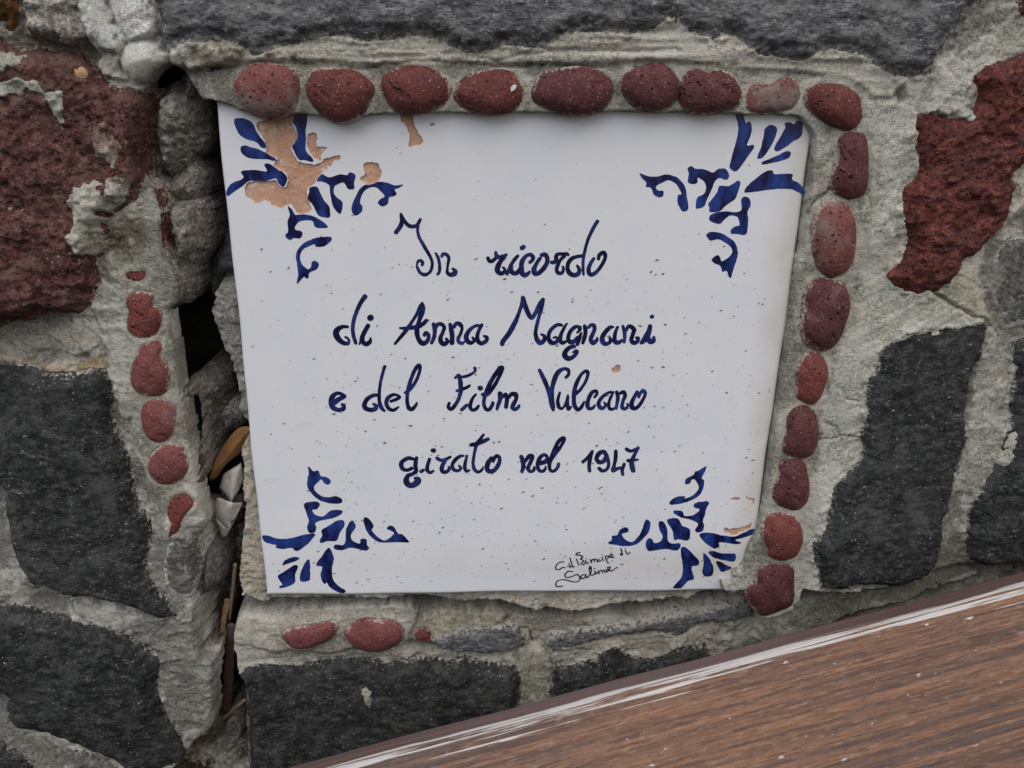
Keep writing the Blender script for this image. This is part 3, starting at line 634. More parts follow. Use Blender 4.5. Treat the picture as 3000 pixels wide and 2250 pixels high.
B6 = cat(Z(2, 1, [(1290, 620), (1340, 560), (1480, 520), (1600, 480), (1750, 470), (1900, 440), (1960, 430), (1975, 560), (1920, 720), (1870, 850), (1850, 1000), (1850, 1150), (1820, 1280), (1760, 1420), (1740, 1560), (1720, 1659)]),
         Z(2, 2, [(1695, 100), (1680, 200), (1650, 300), (1600, 380), (1500, 430), (1350, 470), (1200, 470), (1000, 492), (890, 490), (900, 420), (870, 300), (862, 200), (930, 120), (942, 20)]),
         Z(2, 1, [(965, 1620), (990, 1500), (1100, 1380), (1170, 1300), (1160, 1150), (1190, 1050), (1190, 930), (1210, 820), (1260, 720)]))
stone('stone', B6, 7.5, M_black, 'black', w=5, rag=1.1, hp=5, seed=11, dust=1.0, tilt=(0, -0.03))
stone('stone', cat(Z(2, 1, [(2800, 480), (2212, 545), (2150, 650), (2130, 850), (2100, 1000), (2090, 1150), (2050, 1250), (1980, 1400), (1920, 1550)]), Z(2, 2, [(1870, 0), (1855, 150), (1860, 290), (1930, 360), (2100, 345), (2800, 260), (2800, -600)])),
      5.5, M_black, 'black', w=6, rag=1.2, hp=3, seed=12)
stone('stone', Z(2, 1, [(1995, 60), (2060, -70), (2212, -130), (2800, -150), (2800, 430), (2212, 440), (2090, 380), (2010, 250)]), 3.5, M_dim, 'black', w=9, rag=1.4, hp=3, seed=13, dust=1.3)
R2 = cat(Z(2, 0, [(1550, 740), (1700, 750), (1850, 780), (1900, 720), (1930, 600), (1890, 520), (1960, 440), (2080, 400), (2140, 370), (2212, 340), (2800, 250), (2820, 1000), (2300, 1060), (2212, 1090), (2140, 1160), (2160, 1220), (2130, 1380), (2050, 1500), (1950, 1620)]),
         Z(2, 1, [(1880, 0), (1820, 20), (1800, 100), (1700, 190), (1600, 240), (1450, 222), (1350, 160), (1350, 110), (1430, 50)]),
         Z(2, 0, [(1480, 1560), (1460, 1440), (1440, 1350), (1450, 1220), (1530, 1150), (1560, 1060), (1540, 950)]))
stone('stone', R2, 9.0, M_redr, 'red', w=6, rag=0.9, hp=6, seed=14, dust=0.5, label='rusty red porous lava stone')
stone('stone', Z(2, 0, [(2165, -40), (2190, 60), (2240, 110), (2800, 150), (2800, -300), (2180, -300)]), 7.0, M_red, 'red', w=5, rag=0.8, hp=4, seed=15)
stone('stone', Z(0, 0, [(100, -60), (300, -80), (480, -60), (540, 120), (560, 250), (480, 290), (300, 270), (170, 240), (110, 120)]), 7.0, M_pale, 'rubble', w=5, rag=1.2, hp=5, seed=16, dust=0.8, label='small pale crumbly stone')
stone('stone', Z(0, 0, [(-650, -250), (80, -250), (100, 0), (85, 120), (60, 180), (20, 170), (-20, 120), (-650, 100)]), 7.0, M_ochre, 'rubble', w=4, rag=0.8, hp=5, seed=17, dust=0.4, label='ochre brown stone')
# loose rubble in and beside the crack
stone('rubble', Z(0, 0, [(965, 680), (1000, 600), (1080, 560), (1170, 580), (1235, 650), (1260, 800), (1235, 950), (1180, 1070), (1100, 1140), (1030, 1130), (975, 1050), (950, 850)]), 1.0, M_rubble, 'rubble', w=8, rag=0.7, hp=-1, seed=21, dust=0.2)
stone('rubble', Z(0, 0, [(1055, 1200), (1140, 1120), (1220, 1080), (1270, 1170), (1250, 1290), (1160, 1315), (1060, 1270)]), -2.0, M_rubble, 'rubble', w=6, rag=0.5, hp=-3, seed=22, dust=0.2)
stone('rubble', cat(Z(0, 0, [(1050, 1340), (1160, 1310), (1260, 1330), (1295, 1500), (1280, 1640)]), Z(0, 1, [(1180, 80), (1175, 220), (1120, 330), (1075, 260), (1060, 60)]), Z(0, 0, [(1080, 1600), (1060, 1480)])), 1.0, M_rubble, 'rubble', w=6, rag=0.7, hp=0, seed=23, dust=0.3)
stone('rubble', Z(0, 0, [(1160, 500), (1210, 460), (1260, 500), (1270, 600), (1230, 650), (1170, 620)]), -2.0, M_rubble, 'rubble', w=4, rag=0.3, hp=-3, seed=24, dust=0.2)
stone('rubble', Z(0, 0, [(880, 1200), (1040, 1220), (1080, 1400), (1090, 1560), (1050, 1659), (960, 1620), (900, 1440)]), 1.0, M_redr, 'red', w=5, rag=0.8, hp=1, seed=25, dust=1.4, amp=0.6)
stone('rubble', cat(Z(0, 0, [(1360, 1580), (1420, 1470), (1500, 1400), (1580, 1420)]), Z(0, 1, [(1560, 160), (1470, 170), (1395, 200), (1350, 310), (1310, 260), (1320, 60)])), -19.0, M_dim, 'rubble', w=6, rag=0.5, hp=-15, seed=26, amp=0.6, dust=0.3)
stone('rubble', Z(0, 1, [(1180, 860), (1280, 830), (1380, 860), (1385, 1000), (1370, 1150), (1360, 1330), (1310, 1340), (1230, 1120), (1190, 980)]), -14.0, M_rubble, 'rubble', w=6, rag=0.6, hp=-13, seed=27, dust=0.5)
stone('rubble', Z(0, 1, [(1400, 1080), (1440, 1035), (1510, 1070), (1505, 1150), (1440, 1180), (1405, 1140)]), -19.0, M_dim, 'rubble', w=4, rag=0.3, hp=-18, seed=28, amp=0.4)
stone('rubble', Z(0, 2, [(1075, 260), (1110, 180), (1200, 140), (1260, 200), (1285, 340), (1270, 480), (1180, 560), (1100, 500), (1055, 380)]), 3.5, M_dim, 'black', w=5, rag=0.8, hp=2, seed=29, dust=1.4)
stone('rubble', Z(0, 2, [(1290, 330), (1330, 275), (1385, 300), (1405, 430), (1380, 510), (1300, 565), (1280, 450)]), -3.0, M_dim, 'rubble', w=5, rag=0.3, hp=-4, seed=30, amp=0.4, dust=0.3)
stone('rubble', Z(0, 2, [(1470, 1400), (1490, 1355), (1540, 1360), (1552, 1440), (1520, 1490), (1475, 1470)]), -10.0, M_dim, 'rubble', w=4, rag=0.2, hp=-10, seed=31, amp=0.3, dust=0.3)

# --- thin smears of mortar lying over the stones
def smear(px, thick, col, hp=6, w=1.2, rag=1.2, stri=None):
    P = catmull(unproj(px, hp), True, 3); s = bbox(P, 0.005)
    x, z = GX[s], GZ[s]
    d = poly_sdf(P, x, z) + edge_n[s] * rag + edge_f[s] * rag * 0.7
    f = smooth(d / w + 0.2)
    top = np.maximum(MAXS[s], Mh[s])
    sm = top * 0.55 + 0.45 * np.maximum(MAXS[s].mean(), Mh[s].mean()) if False else top
    t = sm + thick * f - 2.5 * (1 - f) + gritn[s] * 0.45 * f
    if stri:
        t = t + stri[0] * fbm(x, z, stri[2], 23, 2, ax=12, az=1, ang=stri[1])
    Mh[s] = np.where(d > -0.4, np.maximum(Mh[s], t), Mh[s])
    fc = smooth(d / 0.8 + 0.9)[..., None]
    Mc[s] = Mc[s] * (1 - fc) + np.array(col) * fc
smear(Z(0, 0, [(-40, 545), (120, 510), (260, 530), (330, 575), (430, 580), (445, 700), (420, 860), (385, 820), (330, 720), (300, 640), (200, 600), (140, 632), (-40, 620)]), 0.7, (0.47, 0.47, 0.40), rag=1.0)
smear(Z(0, 0, [(-40, 330), (180, 330), (190, 390), (100, 450), (-40, 470)]), 0.6, (0.40, 0.40, 0.34), rag=1.2)
smear(Z(0, 0, [(500, 1190), (590, 1170), (670, 1150), (680, 1280), (670, 1390), (760, 1340), (890, 1280), (905, 1350), (860, 1410), (720, 1480), (670, 1659), (540, 1659), (500, 1400), (470, 1270)]), 0.6, (0.36, 0.34, 0.275), rag=1.3, w=0.8, stri=(0.3, 1.7, 2.0))
smear(Z(0, 0, [(600, 780), (720, 790), (780, 900), (800, 1010), (700, 1060), (620, 980)]), 0.15, (0.27, 0.20, 0.16), rag=2.2, w=0.5)
smear(Z(0, 0, [(680, 1180), (820, 1110), (870, 1180), (860, 1280), (760, 1370), (680, 1390)]), 0.25, (0.13, 0.11, 0.085), rag=0.6)
smear(Z(0, 0, [(700, 1540), (800, 1470), (900, 1440), (940, 1560), (900, 1659), (700, 1659)]), 0.2, (0.22, 0.185, 0.145), rag=0.8)
smear(Z(1, 2, [(135, 1140), (170, 1130), (215, 1180), (210, 1250), (170, 1270), (140, 1210)]), 0.5, (0.34, 0.33, 0.30), hp=-3, rag=0.9)
smear(Z(2, 0, [(1550, 740), (1640, 640), (1800, 620), (1900, 640), (1890, 760), (1800, 770), (1650, 750)]), 0.8, (0.50, 0.49, 0.45), rag=1.2)

# --- mesh the relief
def relief_mesh(name, s, Hm, keep, attrs, skirt=10.0):
    x, z = GX[s], GZ[s]
    ny, nx = Hm.shape
    idx = np.arange(ny * nx).reshape(ny, nx)
    k = keep
    q = np.stack([idx[:-1, :-1][k], idx[:-1, 1:][k], idx[1:, 1:][k], idx[1:, :-1][k]], 1)      # seen from -y: counter-clockwise
    used = np.zeros(ny * nx, bool); used[q.ravel()] = True
    remap = np.cumsum(used) - 1
    V = np.stack([x.ravel(), -Hm.ravel() * MM, z.ravel()], 1)[used]
    q = remap[q]
    e = np.concatenate([q[:, [0, 1]], q[:, [1, 2]], q[:, [2, 3]], q[:, [3, 0]]])
    key = np.sort(e, 1); key = key[:, 0].astype(np.int64) * len(V) + key[:, 1]
    u, first, cnt = np.unique(key, return_index=True, return_counts=True)
    be = e[first[cnt == 1]]
    bv = np.unique(be); nb = len(bv)
    bm = np.zeros(len(V), np.int64); bm[bv] = np.arange(nb) + len(V)
    Vb = V[bv].copy(); Vb[:, 1] += skirt * MM
    qs = np.stack([be[:, 1], be[:, 0], bm[be[:, 0]], bm[be[:, 1]]], 1)
    V2 = np.concatenate([V, Vb]); Q = np.concatenate([q, qs])
    Vc, c = recentre(V2)
    me = mesh_np(name, Vc, Q)
    for an, a in attrs.items():
        a = np.asarray(a)
        if a.ndim == 3:
            f = a.reshape(-1, 3)[used]; f = np.concatenate([f, f[bv]])
            at = me.attributes.new(an, 'FLOAT_COLOR', 'POINT')
            at.data.foreach_set('color', np.concatenate([f, np.ones((len(f), 1))], 1).astype(np.float32).ravel())
        else:
            f = a.ravel()[used]; f = np.concatenate([f, f[bv]])
            at = me.attributes.new(an, 'FLOAT', 'POINT'); at.data.foreach_set('value', f.astype(np.float32))
    return me, c
def anyc(m):
    return m[:-1, :-1] | m[1:, :-1] | m[:-1, 1:] | m[1:, 1:]

wall = link('stone_wall', None, label='rough wall of black and red lava stones in grey mortar', category='wall')
wall.location = ((X0 + X1) / 2, 0.03, Z0)
def put(o, c):
    o.location = Vector(c) - wall.location
col = np.clip(Mc * 1.12 * (1 + 0.10 * lump[..., None] + 0.10 * edge_n[..., None]), 0.02, 0.8)
inner = (GX > 0.008) & (GX < TILE - 0.008) & (GZ > 0.006) & (GZ < TILE - 0.014)
keep = anyc((Mh > MAXS - 2.0)) & ~(inner[:-1, :-1] & inner[1:, 1:]) & ~anyc(Mh < -29.5)
me, c = relief_mesh('mortar', (slice(None), slice(None)), Mh, keep, {'col': col}, skirt=10)
put(link('mortar', me, M_mortar, wall), c)
# the hollow core behind the face: the crack opens into it
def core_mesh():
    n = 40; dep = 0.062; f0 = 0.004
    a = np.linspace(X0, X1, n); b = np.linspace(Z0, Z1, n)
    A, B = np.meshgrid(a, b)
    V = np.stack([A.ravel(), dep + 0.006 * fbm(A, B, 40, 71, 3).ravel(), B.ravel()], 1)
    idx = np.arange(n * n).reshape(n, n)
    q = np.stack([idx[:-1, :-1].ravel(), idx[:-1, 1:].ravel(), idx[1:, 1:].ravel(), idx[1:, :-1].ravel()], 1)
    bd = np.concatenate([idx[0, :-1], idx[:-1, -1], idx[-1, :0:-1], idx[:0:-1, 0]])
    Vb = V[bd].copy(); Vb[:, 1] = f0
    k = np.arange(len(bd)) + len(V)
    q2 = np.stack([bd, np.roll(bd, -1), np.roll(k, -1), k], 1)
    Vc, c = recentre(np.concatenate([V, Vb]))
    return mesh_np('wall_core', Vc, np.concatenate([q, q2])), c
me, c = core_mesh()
core = link('wall_core', me, M_cavity_shade, wall); put(core, c)
for name, mat, s, S, du, lab, dd in STONES:
    others = Mh[s]
    k = anyc(S > others - 1.0) & anyc(dd > -1.5)
    if not k.any():
        continue
    me, c = relief_mesh(name, s, S, k, {'dust': du}, skirt=30 if name == 'rubble' else 16)
    o = link(name, me, mat, wall)
    put(o, c)
    if lab: o['label'] = lab

# ------------------------------------------------------------------ pebbles
def noise3(p, seed):
    """cheap 3-d noise from three crossed lattices"""
    return (lattice(p[:, 0] + p[:, 2] * 0.61, p[:, 1] - p[:, 2] * 0.43, seed) + lattice(p[:, 1] + 5.1 + p[:, 0] * 0.37, p[:, 2] + p[:, 0] * 0.7, seed + 1) + lattice(p[:, 2] + 2.2 + p[:, 1] * 0.3, p[:, 0] - p[:, 1] * 0.66, seed + 2)) / 1.5 - 1
def pebble_mesh(P, hr, bul, seed, flat=False):
    c = P.mean(0)
    A = P - c
    ang = np.arctan2(A[:, 1], A[:, 0]); r = np.hypot(A[:, 0], A[:, 1])
    o = np.argsort(ang); ang, r = ang[o], r[o]
    NT, NP = 112, 48
    th = np.linspace(-math.pi, math.pi, NT, endpoint=False)
    R = np.interp(th, np.concatenate([ang - 2 * math.pi, ang, ang + 2 * math.pi]), np.concatenate([r, r, r]))
    rmin = np.percentile(r, 20)
    T = min(rmin * 0.78, 0.0075) * bul
    ph = np.linspace(-math.pi / 2, math.pi / 2, NP)
    V = []
    for k, p in enumerate(ph):
        cr = abs(math.cos(p)) ** 0.82; sr = math.copysign(abs(math.sin(p)) ** 1.0, p)
        V.append(np.stack([c[0] + R * cr * np.cos(th), np.full(NT, -(hr * MM + T * sr)), c[1] + R * cr * np.sin(th)], 1))
    V = np.concatenate(V)
    ctr = np.array([c[0], -hr * MM, c[1]])
    nd = V - ctr
    nn = nd / np.array([R.mean(), T, R.mean()]); nn /= np.linalg.norm(nn, axis=1, keepdims=True) + 1e-9
    p = V * 1000 + seed * 13.7
    disp = 0.45 * noise3(p / 7.0, seed) + 0.22 * noise3(p / 2.6, seed + 5) + 0.10 * noise3(p / 1.0, seed + 9)
    pit = smooth((noise3(p / 2.4, seed + 21) - 0.36) / 0.22)
    disp -= 0.55 * pit
    V = V + nn * (disp * MM)[:, None] * np.array([0.8, 1, 0.8])
    q = []
    I = np.arange(NT * NP).reshape(NP, NT); J = np.roll(I, -1, 1)
    Q = np.stack([I[:-1].ravel(), I[1:].ravel(), J[1:].ravel(), J[:-1].ravel()], 1)
    Vc, cc = recentre(V)
    me = mesh_np('pebble', Vc, Q)
    phv = np.repeat(ph, NT)
    front = np.clip(1 - (phv - 0.35) / 0.45, 0, 1) * (0.6 + 0.7 * noise3(p / 5.0, seed + 40))
    at = me.attributes.new('dust', 'FLOAT', 'POINT'); at.data.foreach_set('value', front.astype(np.float32))
    return me, cc
for i, (px, mi, hr, bul, lab) in enumerate(PEBBLES):
    me, c = pebble_mesh(PEB_P[i], hr, bul, 50 + i)
    o = link('pebble', me, M_peb[mi], wall)
    put(o, c)
    if lab: o['label'] = lab
    if i == 3:
        # flake of white paint stuck on the pebble
        bx = unproj(Z(1, 0, [(1110, 578)]), hr + 5.5)[0]
        ol = catmull(unproj(Z(1, 0, [(1080, 590), (1090, 575), (1110, 552), (1130, 548), (1137, 565), (1122, 585), (1095, 600), (1082, 600)]), hr + 5.5), True, 3)
        cc = ol.mean(0); n = len(ol)
        deps = bpy.context.evaluated_depsgraph_get()
        vs = [(p[0] - cc[0], 0.0003, p[1] - cc[1]) for p in ol] + [((p[0] - cc[0]) * 0.85, -0.0004, (p[1] - cc[1]) * 0.85) for p in ol]
        fs = [(k, (k + 1) % n, n + (k + 1) % n, n + k) for k in range(n)]
        m2 = bpy.data.meshes.new('paint_fleck'); m2.from_pydata(vs, [], fs + [tuple(range(n, 2 * n)), tuple(range(n - 1, -1, -1))]); m2.update()
        fl = link('paint_fleck', m2, M_fleck, o)
        # rest it on the pebble's surface
        V = np.empty(len(me.vertices) * 3, np.float32); me.vertices.foreach_get('co', V); V = V.reshape(-1, 3)
        dd = np.hypot(V[:, 0] + c[0] - cc[0], V[:, 2] + c[2] - cc[1]); fr = V[:, 1] < 0
        j = np.argmin(np.where(fr, dd, 9))
        fl.location = (cc[0] - c[0], V[j, 1] + 0.0001, cc[1] - c[2])
#PART3
# ------------------------------------------------------------------ the painted tile
tile = link('ceramic_tile', None, label='white glazed ceramic tile with blue handwritten Italian inscription, cemented into the wall', category='tile')
tile.location = (TILE / 2, 0, 0)
TL = np.array(tile.location)
def to_tile(o, c=(0, 0, 0)):
    o.parent = tile; o.location = Vector(c) - tile.location

# chips in the glaze, outlines in px
CHIPS = [
 C4(640, 320, [(440, 160), (560, 125), (700, 100), (860, 40), (860, 180), (890, 230), (915, 310), (890, 380), (840, 430), (860, 500), (900, 580), (960, 620), (1100, 640), (1160, 625), (1240, 570), (1330, 545), (1390, 530), (1420, 570), (1330, 610), (1270, 690), (1200, 740), (1140, 800), (1120, 860), (1050, 900), (1020, 1000), (1060, 1090), (1075, 1160), (1030, 1205), (930, 1210), (880, 1160), (850, 1110), (790, 1110), (720, 1150), (640, 1120), (560, 1060), (440, 1085), (390, 1050), (320, 1010), (300, 920), (340, 850), (440, 835), (560, 835), (660, 815), (700, 880), (770, 900), (810, 800), (740, 710), (650, 660), (650, 600), (680, 570), (570, 520), (550, 420), (540, 360), (480, 270)]),
 C4(640, 320, [(1040, 290), (1110, 270), (1145, 310), (1135, 420), (1260, 440), (1190, 520), (1180, 600), (1110, 560), (1060, 500), (1025, 400)]),
 C4(640, 320, [(1670, 640), (1770, 610), (1850, 640), (1890, 720), (1860, 810), (1780, 868), (1680, 858), (1635, 800), (1690, 750)]),
 Z(1, 0, [(385, 700), (450, 700), (470, 800), (500, 860), (530, 925), (475, 940), (435, 950), (440, 880), (415, 810), (385, 780)]),
 C5(1550, 800, [(1340, 1530), (1390, 1530), (1410, 1490), (1470, 1500), (1480, 1590), (1420, 1630), (1350, 1600)]),
 Z(2, 1, [(698, 190), (712, 215), (697, 330), (682, 380), (668, 360), (677, 280), (690, 250)]),
 Z(2, 1, [(558, 880), (570, 858), (595, 860), (602, 880), (585, 895), (565, 892)]),
 Z(2, 1, [(518, 1300), (530, 1285), (548, 1292), (545, 1318), (522, 1315)]),
 C4(1760, 1340, [(1500, 485), (1530, 465), (1590, 458), (1615, 475), (1600, 495), (1530, 500)]),
 C4(1760, 1340, [(1680, 450), (1730, 470), (1830, 480), (1845, 520), (1840, 575), (1790, 560), (1740, 500), (1690, 480)]),
 C4(1760, 1340, [(1430, 810), (1500, 825), (1680, 790), (1780, 730), (1780, 790), (1700, 845), (1560, 900), (1500, 890), (1430, 850)]),
]
def jag(P, amp, seed):
    rng = random.Random(seed)
    return np.array([p + np.array([rng.uniform(-amp, amp), rng.uniform(-amp, amp)]) for p in P])
CHIP_P = []
for i, c in enumerate(CHIPS):
    P = jag(catmull(unproj(c, 0), True, 4), 0.00022, i)
    P[:, 0] = np.clip(P[:, 0], 0.0026, TILE - 0.0026); P[:, 1] = np.clip(P[:, 1], 0.0026, TILE - 0.0026)
    CHIP_P.append(P)

BEV = 0.0015
GT = 0.00035                                           # glaze thickness
def rect_ring(inset, n=60):
    a, b = inset, TILE - inset
    k = np.linspace(a, b, n, endpoint=False)
    # softened corners come from the bevel, a slight waviness from hand pressing
    pts = [(t, a) for t in k] + [(b, t) for t in k] + [(a + b - t, b) for t in k] + [(a, a + b - t) for t in k]
    return np.array(pts)
def wav(P, inset):
    out = P.copy()
    out[:, 0] += 0.00022 * np.sin(P[:, 1] * 61 + 1.0) + 0.00012 * np.sin(P[:, 1] * 173)
    out[:, 1] += 0.00020 * np.sin(P[:, 0] * 57 + 2.0) + 0.00012 * np.sin(P[:, 0] * 149)
    return out
ring0 = wav(rect_ring(BEV), BEV)
verts2 = [Vector(p) for p in ring0]; faces = [list(range(len(ring0)))]
n0 = len(ring0); cons = [(i, (i + 1) % n0) for i in range(n0)]
for P in CHIP_P:
    s = len(verts2); verts2 += [Vector(p) for p in P]
    cons += [(s + i, s + (i + 1) % len(P)) for i in range(len(P))]
for gxx in np.arange(0.01, TILE - 0.005, 0.01):         # some inner points keep the triangles well shaped
    for gzz in np.arange(0.01, TILE - 0.005, 0.01):
        verts2.append(Vector((gxx + random.uniform(-.002, .002), gzz + random.uniform(-.002, .002))))
ov, oe, of, *_ = delaunay_2d_cdt(verts2, cons, [], 0, 1e-7)
ov = np.array([(v.x, v.y) for v in ov]); of = np.array([f for f in of if len(f) == 3])
cen = ov[of].mean(1)
ok = np.ones(len(of), bool)
ring_s = poly_sdf(ring0, cen[:, 0], cen[:, 1]); ok &= ring_s > 0
for P in CHIP_P:
    ok &= poly_sdf(P, cen[:, 0], cen[:, 1]) < 0
tri = of[ok]
# orient towards the viewer (-y): counter-clockwise in (x, z)
a, b, c_ = ov[tri[:, 0]], ov[tri[:, 1]], ov[tri[:, 2]]
fl = ((b - a)[:, 0] * (c_ - a)[:, 1] - (b - a)[:, 1] * (c_ - a)[:, 0]) < 0
tri[fl] = tri[fl][:, ::-1]
V = np.stack([ov[:, 0], np.zeros(len(ov)), ov[:, 1]], 1)
# walls of the chips: extrude the boundary edges that are not on the outer ring
e = np.concatenate([tri[:, [0, 1]], tri[:, [1, 2]], tri[:, [2, 0]]])
key = np.sort(e, 1); key = key[:, 0].astype(np.int64) * len(V) + key[:, 1]
u, fi, cnt = np.unique(key, return_index=True, return_counts=True)
be = e[fi[cnt == 1]]
base = len(V)
Vd = V.copy(); Vd[:, 1] += GT * 2.4
quads = np.stack([be[:, 1], be[:, 0], be[:, 0] + base, be[:, 1] + base], 1)
V = np.concatenate([V, Vd])
# outer bevel
o0 = len(V)
NR = 7
rings = []
for k in range(NR):
    th = k / (NR - 1) * math.pi / 2
    rg = wav(rect_ring(BEV * (1 - math.sin(th))), 0)
    rings.append(np.stack([rg[:, 0], np.full(n0, BEV * 0.8 * (1 - math.cos(th))), rg[:, 1]], 1))
rings.append(rings[-1] + np.array([0, 0.0028, 0])); NR += 1
V = np.concatenate([V] + rings)
qs = []
for r in range(NR - 1):
    for i in range(n0):
        j = (i + 1) % n0
        qs.append((o0 + r * n0 + j, o0 + r * n0 + i, o0 + (r + 1) * n0 + i, o0 + (r + 1) * n0 + j))
quads = np.concatenate([quads, np.array(qs)])
me = mesh_np('glaze', V, quads, tri, smooth_=False)
to_tile(link('glaze', me, M_glaze))

# terracotta body, a slab with uneven faces showing in the chips
def slab(name, x0, x1, z0, z1, h0, h1, mat, nx=2):
    vs = []; ln = 80
    fr = np.linspace(0, 1, ln)
    A, B = np.meshgrid(x0 + (x1 - x0) * fr, z0 + (z1 - z0) * fr)
    hh = h0 + 0.05 * fbm(A, B, 9, 91, 3)
    Vf = np.stack([A.ravel(), -hh.ravel() * MM, B.ravel()], 1)
    idx = np.arange(ln * ln).reshape(ln, ln)
    q = np.stack([idx[:-1, :-1].ravel(), idx[:-1, 1:].ravel(), idx[1:, 1:].ravel(), idx[1:, :-1].ravel()], 1)
    bd = np.concatenate([idx[0, :-1], idx[:-1, -1], idx[-1, :0:-1], idx[:0:-1, 0]])
    Vb = Vf[bd].copy(); Vb[:, 1] = -h1 * MM
    nb = len(bd); k = np.arange(nb) + len(Vf)
    q2 = np.stack([np.roll(bd, -1), bd, k, np.roll(k, -1)], 1)
    ctr = np.array([[(x0 + x1) / 2, -h1 * MM, (z0 + z1) / 2]])
    t = np.stack([np.roll(k, -1), k, np.full(nb, len(Vf) + nb)], 1)
    return mesh_np(name, np.concatenate([Vf, Vb, ctr]), np.concatenate([q, q2]), t)
me = slab('clay_body', 0.0008, TILE - 0.0008, 0.0008, TILE - 0.0008, -0.60, -9.0, M_terra)
to_tile(link('clay_body', me, M_terra))

# ------------------------------------------------------------------ paint on the glaze
def field_mesh(name, P0, P1, step, f, h):
    """flat mesh of the area where f(x, z) > 0 (marching squares), h mm above the glaze"""
    xs = np.arange(P0[0], P1[0] + step, step); zs = np.arange(P0[1], P1[1] + step, step)
    A, B = np.meshgrid(xs, zs)
    S = f(A, B)
    for P in CHIP_P:
        if P[:, 0].max() > P0[0] and P[:, 0].min() < P1[0] and P[:, 1].max() > P0[1] and P[:, 1].min() < P1[1]:
            S = np.minimum(S, -poly_sdf(P, A, B) - 0.05)
    S = np.where(np.abs(S) < 1e-5, 1e-5, S)
    ny, nx = S.shape
    pos = S > 0
    idx = np.arange(nx * ny).reshape(ny, nx)
    c4 = np.stack([pos[:-1, :-1], pos[:-1, 1:], pos[1:, 1:], pos[1:, :-1]], -1)
    ids = np.stack([idx[:-1, :-1], idx[:-1, 1:], idx[1:, 1:], idx[1:, :-1]], -1)
    full = c4.all(-1); part = c4.any(-1) & ~full
    quads = ids[full]
    V = [np.stack([A.ravel(), B.ravel()], 1)]
    Sf = S.ravel(); XY = V[0]
    extra = []; cache = {}; tris = []; n = nx * ny
    for cell in ids[part]:
        poly = []
        for k in range(4):
            i, j = int(cell[k]), int(cell[(k + 1) % 4])
            if Sf[i] > 0: poly.append(i)
            if (Sf[i] > 0) != (Sf[j] > 0):
                kk = (min(i, j), max(i, j))
                if kk not in cache:
                    t = Sf[i] / (Sf[i] - Sf[j])
                    cache[kk] = n + len(extra); extra.append(XY[i] + (XY[j] - XY[i]) * t)
                poly.append(cache[kk])
        for k in range(1, len(poly) - 1):
            tris.append((poly[0], poly[k], poly[k + 1]))
    allV = np.concatenate([XY, np.array(extra).reshape(-1, 2)])
    tris = np.array(tris, np.int64).reshape(-1, 3)
    used = np.zeros(len(allV), bool); used[quads.ravel()] = True; used[tris.ravel()] = True
    rm = np.cumsum(used) - 1
    P = allV[used]
    V3 = np.stack([P[:, 0], np.full(len(P), -h * MM), P[:, 1]], 1)
    Vc, c = recentre(V3)
    return mesh_np(name, Vc, rm[quads], rm[tris], smooth_=False), c

def capsules(strokes):
    """strokes: list of (k, 3) arrays x, z, radius (m) -> distance function in mm, positive inside"""
    def f(A, B):
        out = np.full(A.shape, -9.0)
        for s in strokes:
            lo = s[:, :2].min(0) - s[:, 2].max() - 0.0006; hi = s[:, :2].max(0) + s[:, 2].max() + 0.0006
            m = (A >= lo[0]) & (A <= hi[0]) & (B >= lo[1]) & (B <= hi[1])
            if not m.any(): continue
            x, z = A[m], B[m]; best = np.full(x.shape, -9.0)
            for i in range(len(s) - 1):
                ax, az, ra = s[i]; bx, bz, rb = s[i + 1]
                ex, ez = bx - ax, bz - az; L = ex * ex + ez * ez
                t = np.clip(((x - ax) * ex + (z - az) * ez) / (L + 1e-16), 0, 1)
                best = np.maximum(best, (ra + (rb - ra) * t - np.hypot(x - ax - ex * t, z - az - ez * t)) * 1000)
            out[m] = np.maximum(out[m], best)
        return out
    return f

def mk_strokes(org, raw, k=5.53, wid=None):
    out = []
    for st in raw:
        a = np.array([p if len(p) == 3 else (*p, wid) for p in st], float)
        a = catmull(a, False, 5) if len(a) > 2 else a
        px = np.stack([a[:, 0] / k + org[0], a[:, 1] / k + org[1]], 1)
        q = unproj(px, 0); q2 = unproj(px + [2, 0], 0); q3 = unproj(px + [0, 2], 0)
        sc = np.sqrt(np.linalg.norm(q2 - q, axis=1) * np.linalg.norm(q3 - q, axis=1)) / 2
        out.append(np.column_stack([q, a[:, 2] / k / 2 * sc]))
    return out

WORDS = []
A_ = (1100, 600); B_ = (1400, 600); C_ = (950, 800); D_ = (1250, 800); E_ = (1550, 800)
F_ = (950, 1020); G_ = (1250, 1020); H_ = (1550, 1020); I_ = (1150, 1220); J_ = (1500, 1220); K_ = (1600, 1560)
WORDS.append([(A_, [
 [(335, 445, 72), (395, 360, 76), (430, 270, 74), (420, 200, 60), (412, 150, 45)],
 [(412, 150, 45), (470, 260, 55), (530, 330, 66), (600, 350, 66), (670, 335, 60), (705, 280, 58), (725, 240, 48)],
 [(690, 355, 50), (683, 410, 48), (705, 520, 52), (770, 640, 60), (840, 760, 58), (890, 850, 52), (918, 930, 52), (912, 1020, 52), (880, 1090, 52), (800, 1135, 58), (725, 1100, 56), (680, 1020, 48), (672, 970, 30), (690, 915, 46), (735, 905, 56), (765, 940, 56), (755, 975, 44)],
 [(975, 785, 38), (1020, 870, 58), (1040, 980, 52), (1035, 1080, 52), (1010, 1120, 52)],
 [(1075, 835, 48), (1095, 800, 56), (1140, 800, 60), (1185, 850, 58), (1180, 930, 50), (1165, 1020, 46), (1165, 1100, 56), (1220, 1135, 72), (1285, 1110, 84), (1300, 1070, 56), (1250, 1035, 42)]])])
